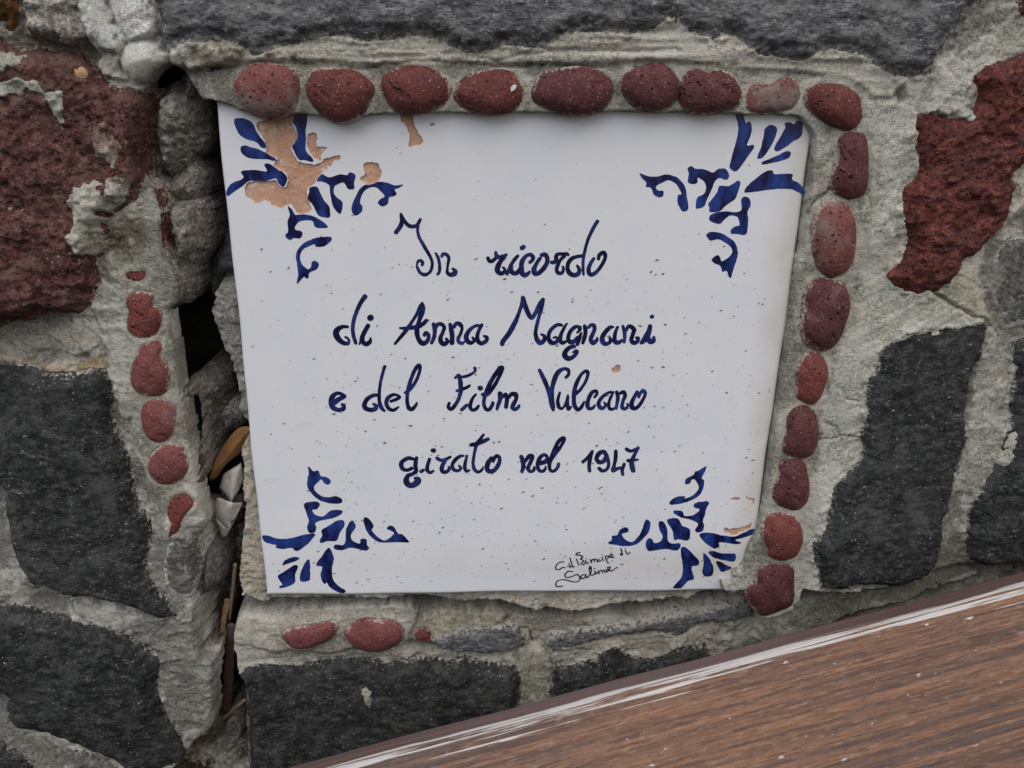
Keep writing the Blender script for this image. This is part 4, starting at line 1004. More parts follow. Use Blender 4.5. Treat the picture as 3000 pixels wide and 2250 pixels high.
WORDS.append([(B_, [
 [(165, 865, 62), (180, 905, 66), (220, 915, 66), (265, 885, 62), (300, 850, 60), (295, 800, 62), (290, 770, 50)],
 [(295, 800, 60), (340, 850, 66), (400, 840, 74), (460, 810, 52)],
 [(430, 850, 66), (370, 910, 72), (330, 990, 86), (315, 1060, 90), (360, 1110, 76), (420, 1095, 72), (435, 1040, 50), (405, 1015, 38)],
 [(645, 830, 58), (590, 890, 60), (540, 970, 62), (500, 1060, 60), (475, 1125, 50)],
 [(540, 970, 62), (535, 1060, 86), (580, 1110, 76), (640, 1095, 76), (680, 1040, 60)],
 [(715, 700, 78), (738, 685, 78)],
 [(845, 930, 60), (880, 900, 58), (895, 850, 66), (850, 805, 64), (780, 830, 64), (720, 910, 80), (705, 1000, 84), (710, 1090, 92), (760, 1140, 78), (815, 1110, 62), (835, 1085, 44)],
 [(1000, 875, 66), (950, 950, 64), (910, 1040, 80), (920, 1110, 80), (975, 1110, 76), (1050, 1050, 78), (1110, 960, 78), (1125, 870, 74), (1090, 805, 72), (1030, 815, 64)],
 [(1195, 930, 60), (1230, 935, 64), (1265, 900, 72), (1270, 830, 68), (1300, 800, 58), (1380, 795, 54), (1440, 790, 50), (1460, 810, 50)],
 [(1400, 830, 60), (1340, 890, 58), (1290, 980, 66), (1275, 1050, 60), (1295, 1100, 62), (1350, 1110, 62), (1385, 1060, 54), (1380, 1005, 46)],
 [(1690, 830, 58), (1600, 840, 62), (1510, 880, 72), (1460, 960, 70), (1455, 1050, 70), (1490, 1110, 80), (1560, 1140, 76), (1630, 1110, 76), (1640, 1040, 58), (1610, 990, 46)],
 [(1935, 270, 66), (1880, 360, 66), (1810, 500, 60), (1760, 640, 56), (1725, 780, 56), (1705, 920, 54), (1705, 1040, 50), (1710, 1130, 44)],
 [(1875, 875, 58), (1830, 940, 64), (1795, 1030, 70), (1800, 1100, 74), (1850, 1130, 74), (1930, 1080, 64), (2010, 970, 64), (2060, 870, 60), (2060, 800, 70), (2020, 775, 72), (1965, 820, 64), (1955, 875, 54)]])])
WORDS.append([(C_, [
 [(375, 870, 52), (300, 865, 62), (220, 910, 88), (190, 980, 100), (225, 1060, 100), (300, 1125, 80), (380, 1140, 62), (400, 1090, 42), (370, 1050, 42), (340, 1035, 36)],
 [(660, 380, 80), (590, 480, 72), (530, 610, 66), (480, 760, 66), (462, 900, 62), (475, 1020, 64), (505, 1120, 62), (515, 1140, 46)],
 [(745, 728, 104), (752, 722, 104)],
 [(710, 850, 72), (660, 940, 72), (615, 1040, 76), (620, 1110, 76), (680, 1150, 80), (740, 1110, 66), (750, 1050, 30)],
 [(610, 1070, 50), (570, 1150, 36)]])])
WORDS.append([(C_, [
 [(1145, 1145, 44), (1240, 1030, 60), (1340, 910, 66), (1420, 790, 52), (1500, 660, 56), (1560, 540, 70), (1590, 470, 26)],
 [(1590, 480, 30), (1600, 560, 78), (1575, 660, 84), (1535, 780, 66), (1505, 900, 80), (1505, 1000, 80), (1540, 1090, 78), (1600, 1140, 86), (1670, 1100, 70), (1695, 1010, 58), (1650, 965, 62), (1625, 1000, 68)],
 [(1225, 890, 38), (1310, 895, 60), (1420, 885, 68), (1510, 870, 76), (1590, 830, 70), (1655, 770, 64)],
 [(1770, 830, 68), (1790, 930, 70), (1780, 1030, 64), (1740, 1130, 56)],
 [(1800, 890, 58), (1840, 830, 66), (1900, 830, 70), (1945, 880, 64), (1920, 960, 58), (1885, 1040, 70), (1890, 1110, 78), (1940, 1150, 82), (1995, 1110, 62), (1975, 1065, 44)]]),
 (D_, [
 [(380, 830, 62), (400, 930, 82), (415, 1030, 78), (410, 1130, 78)],
 [(440, 870, 66), (480, 815, 60), (540, 830, 76), (572, 890, 52), (550, 980, 54), (510, 1060, 60), (520, 1110, 64), (570, 1140, 58), (600, 1120, 44)],
 [(830, 845, 50), (760, 870, 56), (680, 940, 74), (640, 1030, 80), (660, 1100, 80), (720, 1130, 68), (770, 1090, 48), (745, 1045, 44)],
 [(895, 840, 56), (850, 920, 58), (820, 1020, 68), (830, 1100, 78), (890, 1140, 70), (960, 1100, 70), (975, 1040, 58), (930, 1020, 42)]])])
WORDS.append([(D_, [
 [(1225, 1150, 76), (1240, 1100, 80), (1330, 980, 84), (1420, 820, 80), (1490, 660, 62), (1535, 520, 58), (1560, 400, 66)],
 [(1560, 400, 72), (1600, 540, 80), (1650, 660, 80), (1700, 720, 76), (1760, 650, 68), (1830, 510, 76), (1885, 430, 66)],
 [(1885, 430, 60), (1860, 560, 70), (1820, 700, 58), (1785, 850, 62), (1765, 970, 64), (1785, 1070, 78), (1840, 1130, 82), (1900, 1090, 74), (1905, 1020, 58), (1860, 995, 42)]]),
 (E_, [
 [(530, 845, 44), (470, 835, 60), (390, 880, 64), (330, 960, 64), (315, 1050, 68), (350, 1120, 78), (420, 1130, 68), (460, 1080, 50), (440, 1035, 38), (400, 1045, 42)],
 [(610, 820, 36), (560, 900, 52), (515, 1000, 62), (505, 1090, 70), (545, 1130, 66), (590, 1110, 50)],
 [(820, 900, 66), (790, 865, 54), (730, 880, 68), (660, 960, 68), (635, 1050, 70), (660, 1110, 78), (720, 1110, 76), (790, 1040, 60)],
 [(830, 870, 44), (830, 920, 44), (780, 960, 40)],
 [(845, 970, 40), (810, 1060, 76), (790, 1130, 64), (785, 1160, 50)],
 [(730, 1190, 64), (650, 1210, 70), (585, 1280, 82), (580, 1340, 86), (640, 1385, 82), (720, 1350, 70), (780, 1280, 54), (760, 1255, 48), (715, 1280, 34)],
 [(900, 860, 64), (915, 950, 70), (895, 1050, 70), (870, 1130, 56)],
 [(965, 880, 54), (1000, 840, 58), (1050, 850, 70), (1060, 920, 62), (1020, 1010, 70), (1000, 1080, 70), (1040, 1130, 82), (1095, 1090, 64), (1100, 1050, 40)],
 [(1360, 875, 44), (1310, 880, 68), (1240, 950, 80), (1185, 1040, 78), (1195, 1120, 82), (1250, 1150, 70), (1315, 1110, 62), (1310, 1050, 50)],
 [(1430, 880, 56), (1395, 970, 60), (1385, 1060, 70), (1400, 1120, 74), (1460, 1120, 70), (1500, 1085, 40)],
 [(1520, 860, 46), (1545, 950, 64), (1550, 1040, 58), (1540, 1115, 52)],
 [(1580, 930, 40), (1600, 870, 58), (1650, 865, 70), (1700, 920, 74), (1680, 1000, 68), (1655, 1080, 70), (1690, 1130, 70), (1750, 1110, 70), (1770, 1050, 54), (1735, 1045, 42)],
 [(1960, 860, 70), (1940, 950, 88), (1900, 1030, 104), (1850, 1100, 88), (1815, 1130, 56)],
 [(1920, 1050, 96), (1960, 1110, 82), (2010, 1100, 82), (2020, 1040, 52)], [(1988, 708, 68), (1994, 706, 68)]])])
WORDS.append([(F_, [
 [(160, 880, 92), (250, 820, 74), (330, 780, 62), (270, 740, 58), (200, 730, 60), (130, 790, 80), (110, 880, 82), (140, 960, 90), (220, 1000, 74), (300, 985, 78), (315, 940, 68), (290, 910, 48)]])])
WORDS.append([(F_, [
 [(880, 760, 60), (800, 765, 64), (700, 820, 72), (650, 910, 76), (670, 970, 82), (750, 1000, 78), (830, 980, 78), (835, 930, 60), (800, 905, 46)],
 [(980, 300, 56), (940, 430, 52), (905, 600, 50), (890, 760, 54), (895, 870, 60), (930, 970, 70), (975, 1015, 40)],
 [(1080, 860, 54), (1160, 830, 58), (1220, 795, 52), (1180, 760, 48), (1110, 755, 58), (1030, 810, 68), (1005, 890, 68), (1040, 970, 68), (1110, 1005, 58), (1180, 970, 44), (1205, 950, 30)],
 [(1310, 720, 50), (1360, 690, 60), (1430, 620, 56), (1500, 500, 54), (1545, 370, 54), (1545, 290, 66), (1510, 290, 66), (1450, 390, 62), (1400, 520, 62), (1365, 640, 62), (1345, 760, 60), (1345, 880, 62), (1370, 970, 70), (1420, 990, 66), (1480, 930, 52), (1500, 880, 28)]])])
WORDS.append([(G_, [
 [(465, 480, 44), (520, 440, 60), (545, 540, 74), (550, 640, 78), (545, 740, 66), (500, 860, 62), (440, 950, 66), (390, 985, 70), (350, 950, 60), (365, 890, 48)],
 [(560, 465, 44), (640, 455, 52), (720, 420, 52), (785, 370, 44), (780, 325, 60)],
 [(490, 690, 50), (560, 670, 60), (640, 640, 56), (695, 605, 46)],
 [(866, 645, 84), (874, 647, 84)], [(570, 995, 60), (620, 950, 60), (650, 920, 50)],
 [(800, 745, 34), (750, 800, 52), (712, 890, 60), (705, 960, 64), (740, 1000, 56), (800, 985, 60), (840, 935, 46)],
 [(910, 750, 64), (980, 740, 78), (1060, 660, 66), (1140, 530, 60), (1205, 390, 62), (1222, 320, 76), (1180, 330, 70), (1095, 450, 72), (1015, 590, 70), (960, 720, 66), (930, 830, 60), (930, 920, 60), (960, 985, 62), (1010, 995, 60), (1060, 930, 60), (1070, 885, 56)],
 [(1190, 740, 84), (1190, 830, 72), (1160, 920, 64), (1140, 985, 50)],
 [(1220, 800, 50), (1280, 750, 68), (1300, 830, 70), (1285, 950, 70)],
 [(1340, 800, 44), (1370, 745, 68), (1440, 750, 82), (1450, 820, 64), (1410, 900, 74), (1390, 960, 70), (1430, 990, 64), (1480, 960, 58), (1500, 925, 40)]])])
WORDS.append([(H_, [
 [(170, 360, 60), (230, 480, 70), (290, 620, 72), (340, 780, 72), (370, 920, 80), (390, 1000, 50)],
 [(600, 470, 56), (640, 420, 56), (630, 350, 60), (560, 335, 60), (470, 390, 82), (410, 510, 82), (375, 650, 68), (365, 800, 82), (385, 960, 80)],
 [(500, 720, 44), (465, 830, 54), (475, 930, 64), (520, 980, 50), (580, 930, 40), (620, 830, 60), (630, 760, 30)],
 [(620, 830, 50), (625, 930, 60), (640, 990, 56), (680, 950, 36)],
 [(760, 740, 56), (840, 660, 54), (920, 530, 54), (955, 410, 58), (925, 370, 58), (850, 420, 54), (780, 540, 68), (735, 680, 72), (725, 820, 68), (740, 930, 70), (790, 1000, 60), (850, 950, 60), (890, 870, 36)],
 [(1060, 790, 44), (1100, 740, 54), (1080, 690, 54), (1010, 730, 70), (960, 830, 70), (945, 920, 70), (970, 980, 56), (1030, 970, 56), (1065, 925, 40)],
 [(1320, 710, 50), (1250, 740, 54), (1170, 810, 62), (1125, 890, 64), (1150, 960, 70), (1200, 970, 58), (1240, 920, 42), (1215, 880, 30)],
 [(1365, 710, 36), (1320, 800, 50), (1290, 900, 50), (1300, 970, 60), (1350, 990, 50), (1410, 950, 40)],
 [(1420, 710, 56), (1440, 800, 62), (1425, 900, 56), (1410, 980, 46)],
 [(1480, 730, 54), (1530, 710, 64), (1555, 770, 64), (1520, 860, 58), (1505, 950, 62), (1550, 985, 58), (1600, 940, 40), (1590, 900, 36)],
 [(1750, 710, 58), (1700, 800, 64), (1660, 900, 74), (1680, 970, 74), (1750, 960, 68), (1830, 860, 58), (1880, 740, 58), (1850, 690, 64), (1800, 730, 58), (1780, 790, 48)]])])
WORDS.append([(I_, [
 [(330, 690, 56), (260, 675, 70), (170, 720, 70), (140, 780, 74), (170, 850, 70), (240, 870, 58), (310, 840, 60)],
 [(390, 670, 56), (370, 780, 68), (380, 880, 68), (330, 930, 68), (250, 960, 70), (220, 1040, 94), (260, 1110, 94), (340, 1110, 98), (410, 1050, 106), (410, 1010, 80), (370, 1000, 58)],
 [(655, 552, 78), (665, 552, 78)], [(465, 890, 60), (500, 870, 50)],
 [(600, 690, 56), (570, 790, 60), (565, 870, 62), (610, 910, 56), (660, 880, 40)],
 [(720, 675, 60), (790, 710, 60), (870, 690, 60), (935, 655, 44)],
 [(850, 720, 60), (810, 790, 68), (800, 870, 70), (840, 905, 64), (910, 870, 58), (915, 820, 40)],
 [(1150, 640, 40), (1090, 645, 58), (1010, 710, 64), (970, 790, 60), (990, 860, 64), (1060, 880, 58), (1110, 840, 46), (1080, 800, 38)],
 [(1205, 640, 44), (1180, 740, 56), (1170, 830, 60), (1200, 890, 50), (1245, 870, 36)],
 [(1475, 290, 40), (1420, 370, 60), (1370, 440, 70), (1340, 530, 52), (1320, 640, 52), (1305, 760, 54), (1330, 860, 60), (1390, 900, 56), (1450, 860, 44), (1470, 815, 24)],
 [(1275, 460, 66), (1370, 440, 72), (1480, 400, 72), (1545, 365, 64)],
 [(1600, 670, 58), (1550, 750, 80), (1530, 840, 78), (1570, 890, 78), (1650, 870, 74), (1720, 770, 70), (1735, 680, 60), (1700, 635, 58), (1660, 660, 58), (1630, 730, 48)]])])
WORDS.append([(J_, [
 [(150, 650, 66), (180, 740, 72), (180, 830, 72), (160, 890, 56)],
 [(220, 720, 58), (280, 640, 68), (335, 650, 58), (300, 740, 64), (260, 830, 64), (290, 890, 58), (350, 870, 58), (360, 820, 40)], [(130, 735, 22), (160, 725, 22)],
 [(440, 760, 74), (540, 730, 76), (570, 660, 56), (520, 620, 62), (450, 670, 68), (415, 770, 64), (430, 860, 60), (490, 890, 58), (540, 850, 48), (545, 810, 28)],
 [(600, 760, 58), (660, 650, 72), (760, 530, 56), (842, 390, 58), (825, 350, 64), (760, 400, 68), (700, 510, 68), (650, 640, 72), (610, 760, 60), (610, 850, 56), (660, 890, 56), (730, 840, 60), (755, 770, 56)]])])
WORDS.append([(J_, [
 [(1150, 735, 60), (1230, 660, 56), (1300, 565, 52)], [(1300, 565, 50), (1265, 680, 64), (1250, 790, 64), (1255, 880, 60)],
 [(1530, 640, 72), (1490, 570, 66), (1410, 600, 80), (1370, 680, 64), (1410, 740, 76), (1490, 720, 80), (1530, 640, 68)],
 [(1500, 570, 58), (1550, 680, 58), (1565, 790, 56), (1530, 860, 56), (1460, 880, 60), (1410, 840, 60)],
 [(1680, 560, 60), (1680, 660, 66), (1660, 770, 56), (1640, 870, 74), (1720, 840, 58), (1790, 830, 48)],
 [(1815, 775, 60), (1785, 870, 56), (1795, 940, 52)],
 [(1855, 530, 60), (1930, 560, 60), (2045, 510, 50)], [(2045, 510, 50), (1985, 620, 62), (1940, 740, 74), (1950, 830, 82), (1965, 880, 70)],
 [(1880, 715, 60), (1960, 710, 60), (2035, 700, 44)]])])
def paint_strokes(name, groups, mat, step, wid=None, h=0.05):
    st = []
    for org, raw in groups:
        st += mk_strokes(org, raw, 5.53, wid)
    pts = np.concatenate([np.column_stack([s[:, 0] - s[:, 2], s[:, 1] - s[:, 2]]) for s in st] + [np.column_stack([s[:, 0] + s[:, 2], s[:, 1] + s[:, 2]]) for s in st])
    g = capsules(st)
    def f(A, B):
        return g(A, B) + 0.055 * fbm(A, B, 1.4, 5, 3)
    me, c = field_mesh(name, pts.min(0) - 0.0006, pts.max(0) + 0.0006, step, f, h)
    to_tile(link(name, me, mat), c)
for grp in WORDS:
    paint_strokes('written_word', grp, M_ink, 0.00017)
SIG = [
 [(280, 475), (215, 485), (160, 540), (160, 590), (210, 600), (270, 565), (305, 570)], [(346, 553), (350, 551)], [(370, 500), (385, 570)], [(385, 410), (420, 520), (440, 560), (460, 550)], [(385, 570), (410, 540), (430, 560)],
 [(490, 430), (530, 530)], [(480, 360), (500, 335), (550, 325)], [(480, 360), (570, 375), (590, 400), (555, 430)], [(560, 430), (610, 465), (560, 500), (600, 520), (640, 490)], [(640, 455), (655, 495), (690, 490)], [(649, 425), (652, 424)],
 [(715, 440), (735, 490)], [(735, 460), (770, 430), (785, 475)], [(785, 440), (810, 430), (830, 475)], [(860, 430), (840, 450), (865, 470), (890, 450)], [(905, 400), (920, 450), (945, 440)], [(909, 360), (912, 359)],
 [(955, 385), (990, 480), (1020, 495)], [(965, 390), (1000, 380), (1010, 410), (985, 425)], [(1030, 395), (1075, 370), (1050, 350), (1025, 385), (1055, 405), (1100, 400)],
 [(1210, 260), (1230, 330), (1235, 365)], [(1230, 335), (1205, 345), (1210, 365), (1235, 355)], [(1285, 290), (1310, 340), (1330, 350), (1360, 320)], [(1279, 262), (1282, 261)]]
paint_strokes('signature', [(K_, SIG)], M_sign, 0.00010, 21)
SIG2 = [
 [(430, 630), (360, 630), (305, 680), (330, 730), (420, 710), (500, 680), (540, 715), (540, 770), (490, 800), (400, 790), (300, 765), (200, 775), (155, 830), (180, 875), (270, 865)],
 [(620, 680), (570, 700), (575, 745), (630, 730), (640, 680), (650, 720), (680, 720)], [(680, 720), (730, 640), (725, 560), (705, 560), (705, 650), (740, 695), (780, 670)], [(790, 625), (800, 670), (830, 650)], [(784, 585), (787, 584)],
 [(840, 625), (860, 665)], [(855, 640), (890, 610), (910, 655)], [(905, 625), (935, 610), (950, 650)], [(1000, 590), (970, 610), (985, 640), (1010, 610)], [(990, 565), (1040, 560), (1020, 610), (1060, 620), (1110, 590), (1150, 565)]]
paint_strokes('signature', [(K_, SIG2)], M_sign, 0.00010, 21)

T1 = (640, 320); T2 = (640, 500); U1 = (1840, 320); U2 = (1840, 500); V1 = (640, 1340); W1 = (1760, 1340)
ORN = [
 [(T1, [(185, 115), (260, 100), (350, 125), (410, 180), (440, 260), (490, 330), (550, 400), (545, 450), (490, 440), (440, 385), (340, 350), (250, 300), (200, 210)]),
  (T1, [(260, 440), (310, 420), (400, 445), (480, 470), (560, 510), (660, 570), (655, 600), (560, 580), (440, 575), (340, 560), (270, 510)]),
  (T1, [(530, 645), (570, 625), (630, 655), (700, 705), (740, 720), (800, 800), (770, 880), (740, 895), (690, 850), (660, 800), (560, 830), (440, 830), (350, 830), (280, 890), (190, 950), (110, 1005), (90, 960), (150, 860), (290, 795), (260, 730), (310, 705), (440, 705), (560, 720)]),
  (T1, [(870, 40), (1020, 40), (1010, 250), (1015, 350), (1010, 480), (1090, 570), (1090, 610), (1000, 590), (930, 580), (860, 460), (850, 420), (910, 330), (900, 220), (865, 150)]),
  (T1, [(1060, 905), (1140, 900), (1180, 970), (1220, 1050), (1280, 1130), (1290, 1245), (1200, 1250), (1150, 1220), (1090, 1100), (1030, 1040), (1050, 960)]),
  (T1, [(1150, 800), (1200, 750), (1280, 790), (1400, 755), (1490, 760), (1520, 730), (1585, 760), (1570, 850), (1570, 920), (1500, 920), (1450, 850), (1380, 870), (1340, 900), (1335, 970), (1370, 1020), (1435, 1080), (1420, 1205), (1370, 1190), (1320, 1100), (1290, 970), (1280, 880), (1200, 840), (1140, 840)]),
  (T1, [(1690, 880), (1750, 870), (1850, 840), (1950, 850), (2040, 880), (2145, 870), (2090, 910), (2040, 930), (2060, 980), (2020, 1010), (1975, 1020), (1960, 1090), (1900, 1125), (1845, 1085), (1870, 1040), (1925, 1005), (1880, 950), (1820, 905), (1740, 910), (1670, 970), (1640, 1080), (1665, 1120), (1660, 1180), (1590, 1230), (1550, 1190), (1545, 1110), (1580, 1020), (1630, 930)]),
  (T1, [(800, 1120), (850, 1160), (890, 1220), (960, 1215), (1080, 1230), (1180, 1280), (1265, 1350), (1240, 1375), (1150, 1370), (1110, 1350), (1080, 1290), (960, 1290), (900, 1340), (890, 1390), (960, 1410), (975, 1450), (940, 1495), (870, 1490), (830, 1515), (780, 1480), (780, 1440), (805, 1420), (800, 1300), (825, 1220)]),
  (T2, [(1280, 760), (1310, 780), (1310, 810), (1250, 860), (1180, 885), (1120, 875), (1110, 850), (1000, 900), (950, 960), (945, 1030), (980, 1100), (1040, 1140), (1070, 1110), (1080, 1060), (1120, 1040), (1165, 1080), (1140, 1140), (1050, 1185), (1045, 1240), (1010, 1245), (990, 1230), (920, 1305), (905, 1290), (920, 1200), (910, 1080), (895, 1000), (920, 910), (1000, 830), (1120, 780)])],
 [(U1, [(1240, 60), (1330, 60), (1360, 160), (1400, 140), (1430, 180), (1430, 260), (1400, 350), (1375, 420), (1450, 410), (1455, 450), (1400, 530), (1330, 630), (1250, 720), (1190, 690), (1175, 650), (1220, 480), (1270, 280), (1270, 170)]),
  (U1, [(1580, 230), (1640, 180), (1710, 200), (1725, 250), (1680, 380), (1620, 480), (1560, 560), (1500, 575), (1495, 550), (1540, 430), (1570, 300)]),
  (U1, [(1815, 160), (1880, 150), (1920, 170), (1960, 130), (2020, 170), (2005, 310), (1900, 380), (1790, 460), (1720, 490), (1690, 460), (1710, 400), (1780, 290), (1820, 210)]),
  (U1, [(1550, 610), (1650, 570), (1760, 520), (1830, 485), (1885, 495), (1870, 550), (1800, 590), (1650, 625), (1560, 640)]),
  (U1, [(1345, 955), (1380, 890), (1480, 800), (1590, 720), (1665, 705), (1700, 750), (1850, 745), (1910, 755), (1900, 810), (1980, 860), (2035, 930), (2030, 990), (1950, 950), (1840, 920), (1640, 930), (1500, 950), (1380, 965)]),
  (U1, [(1060, 885), (1160, 890), (1230, 850), (1270, 825), (1300, 850), (1275, 950), (1235, 1040), (1150, 1100), (1060, 1180), (960, 1190), (940, 1180), (940, 1130), (925, 1100), (960, 1050), (1030, 960)]),
  (U1, [(690, 690), (730, 660), (780, 690), (880, 695), (980, 730), (1050, 690), (1130, 690), (1170, 760), (1140, 815), (1060, 795), (1010, 830), (970, 920), (920, 1030), (880, 1120), (800, 1150), (785, 1130), (800, 1020), (870, 985), (900, 930), (890, 850), (810, 790), (800, 850), (750, 865), (695, 840), (700, 750)]),
  (U1, [(135, 740), (240, 775), (350, 775), (440, 755), (560, 785), (650, 880), (680, 1000), (695, 1150), (650, 1185), (610, 1160), (570, 1070), (580, 990), (615, 980), (560, 870), (470, 820), (400, 850), (320, 895), (350, 940), (405, 945), (405, 1000), (360, 1020), (300, 990), (265, 910), (205, 895), (210, 850), (160, 800)]),
  (U1, [(1310, 1040), (1360, 1010), (1410, 1040), (1420, 1110), (1385, 1180), (1390, 1280), (1380, 1400), (1350, 1455), (1270, 1445), (1190, 1440), (1190, 1390), (1240, 1355), (1290, 1340), (1280, 1270), (1250, 1240), (1180, 1230), (1120, 1270), (1070, 1325), (1000, 1315), (940, 1280), (950, 1230), (1010, 1200), (1130, 1180), (1220, 1190), (1310, 1165)]),
  (U2, [(900, 745), (950, 710), (1050, 715), (1150, 760), (1235, 830), (1270, 960), (1240, 1080), (1205, 1180), (1190, 1240), (1160, 1215), (1140, 1160), (1090, 1170), (1065, 1100), (1000, 1070), (970, 1025), (1030, 975), (1065, 1000), (1080, 1050), (1150, 1010), (1200, 960), (1205, 910), (1150, 850), (1050, 795), (960, 810), (930, 790)])],
 [(V1, [(1040, 105), (1100, 160), (1150, 150), (1190, 215), (1250, 225), (1300, 275), (1270, 315), (1225, 300), (1190, 255), (1150, 290), (1105, 340), (1130, 400), (1200, 450), (1280, 460), (1360, 445), (1435, 490), (1410, 530), (1320, 535), (1180, 500), (1090, 430), (1030, 340), (1030, 240), (1045, 190)]),
  (V1, [(995, 535), (1130, 510), (1175, 545), (1140, 600), (1085, 605), (1120, 660), (1210, 680), (1300, 615), (1430, 610), (1420, 660), (1330, 700), (1130, 750), (1135, 810), (1110, 870), (1050, 870), (1025, 810), (1045, 730), (1015, 640)]),
  (V1, [(505, 905), (580, 905), (690, 940), (850, 930), (1000, 890), (1120, 885), (1090, 940), (1000, 1030), (900, 1085), (850, 1045), (760, 1060), (660, 1045), (665, 1015), (540, 980)]),
  (V1, [(740, 1250), (770, 1190), (870, 1150), (940, 1165), (880, 1205), (790, 1235)]),
  (V1, [(690, 1365), (780, 1310), (880, 1245), (920, 1265), (890, 1350), (875, 1460), (720, 1515), (705, 1490), (740, 1470), (700, 1410)]),
  (V1, [(1040, 1180), (1060, 1210), (1060, 1380), (1050, 1420), (990, 1440), (945, 1420), (950, 1340), (990, 1240)]),
  (V1, [(1270, 1045), (1320, 1110), (1335, 1190), (1315, 1280), (1325, 1400), (1380, 1480), (1470, 1540), (1440, 1570), (1360, 1550), (1280, 1490), (1250, 1440), (1240, 1465), (1205, 1440), (1180, 1360), (1200, 1270), (1140, 1255), (1135, 1220), (1190, 1150)]),
  (V1, [(1195, 840), (1280, 790), (1360, 735), (1440, 725), (1460, 790), (1410, 860), (1370, 960), (1260, 970), (1190, 990), (1170, 960), (1200, 900)]),
  (V1, [(1510, 760), (1550, 730), (1590, 790), (1570, 840), (1535, 890), (1540, 950), (1600, 990), (1640, 990), (1645, 945), (1710, 945), (1720, 1010), (1745, 1050), (1700, 1080), (1600, 1055), (1530, 1045), (1420, 1075), (1340, 1055), (1350, 1010), (1440, 1015), (1470, 960), (1475, 850)]),
  (V1, [(1680, 710), (1710, 690), (1760, 730), (1795, 800), (1775, 840), (1830, 910), (1920, 960), (1980, 930), (2030, 880), (2000, 850), (1945, 825), (1980, 790), (2030, 805), (2080, 880), (2130, 890), (2200, 965), (2190, 985), (2050, 980), (1920, 985), (1830, 970), (1740, 890), (1690, 790)])],
 [(W1, [(1215, 100), (1215, 140), (1170, 240), (1195, 260), (1190, 340), (1150, 430), (1060, 490), (940, 530), (820, 550), (795, 520), (840, 475), (900, 450), (980, 450), (970, 475), (1060, 440), (1120, 380), (1130, 330), (1090, 260), (1050, 260), (1030, 300), (980, 310), (975, 265), (1010, 230), (1075, 200), (1095, 160), (1130, 155)]),
  (W1, [(1080, 540), (1130, 515), (1190, 510), (1230, 505), (1255, 535), (1220, 590), (1205, 670), (1180, 730), (1195, 790), (1180, 850), (1120, 870), (1090, 840), (1120, 790), (1120, 760), (1040, 720), (930, 695), (850, 650), (845, 620), (880, 610), (945, 625), (970, 675), (1060, 670), (1120, 630), (1140, 600), (1080, 580)]),
  (W1, [(775, 715), (890, 705), (940, 790), (1030, 830), (1015, 955), (900, 945), (850, 955), (830, 850), (775, 760)]),
  (W1, [(670, 755), (700, 735), (740, 760), (775, 850), (775, 960), (830, 995), (900, 990), (925, 1020), (890, 1075), (810, 1070), (740, 1060), (570, 1085), (530, 1050), (520, 1010), (540, 945), (590, 940), (620, 990), (690, 970), (715, 910), (680, 840)]),
  (W1, [(510, 740), (540, 720), (575, 760), (560, 850), (500, 930), (420, 1000), (300, 1028), (150, 1010), (90, 1000), (90, 975), (125, 960), (130, 910), (190, 895), (220, 840), (290, 805), (325, 840), (300, 870), (240, 890), (300, 960), (370, 975), (440, 910), (480, 830)]),
  (W1, [(1140, 895), (1200, 870), (1300, 875), (1400, 900), (1550, 915), (1680, 850), (1780, 825), (1780, 880), (1680, 920), (1560, 955), (1625, 985), (1580, 1005), (1460, 990), (1370, 985), (1375, 1030), (1330, 1055), (1290, 1045), (1200, 980)]),
  (W1, [(1245, 1100), (1290, 1080), (1400, 1110), (1540, 1110), (1565, 1150), (1540, 1205), (1430, 1190), (1310, 1160)]),
  (W1, [(1330, 1210), (1370, 1200), (1440, 1240), (1515, 1280), (1400, 1325), (1365, 1280)]),
  (W1, [(1185, 1120), (1220, 1120), (1280, 1210), (1305, 1290), (1290, 1360), (1230, 1380), (1175, 1340), (1190, 1230)]),
  (W1, [(930, 1045), (980, 1040), (1060, 1110), (1140, 1200), (1120, 1250), (1050, 1270), (1080, 1400), (1010, 1430), (930, 1510), (840, 1510), (850, 1480), (930, 1390), (950, 1270), (930, 1130)])]]
for k, strokes in enumerate(ORN):
    allp = np.concatenate([unproj(C4(*o, p), 0) for o, p in strokes])
    cc = allp.mean(0)
    om = link('corner_ornament', None); to_tile(om, (cc[0], -0.00005, cc[1]))
    ctr = np.array([cc[0], -0.00005, cc[1]])
    for o, p in strokes:
        P = catmull(unproj(C4(*o, p), 0), True, 4)
        me, c = field_mesh('brush_stroke', P.min(0) - 0.0005, P.max(0) + 0.0005, 0.00022, lambda A, B, P=P: poly_sdf(P, A, B) + 0.09 * fbm(A, B, 1.7, 6, 3), 0.05)
        b = link('brush_stroke', me, M_cobalt); b.parent = om; b.location = Vector(c - ctr)

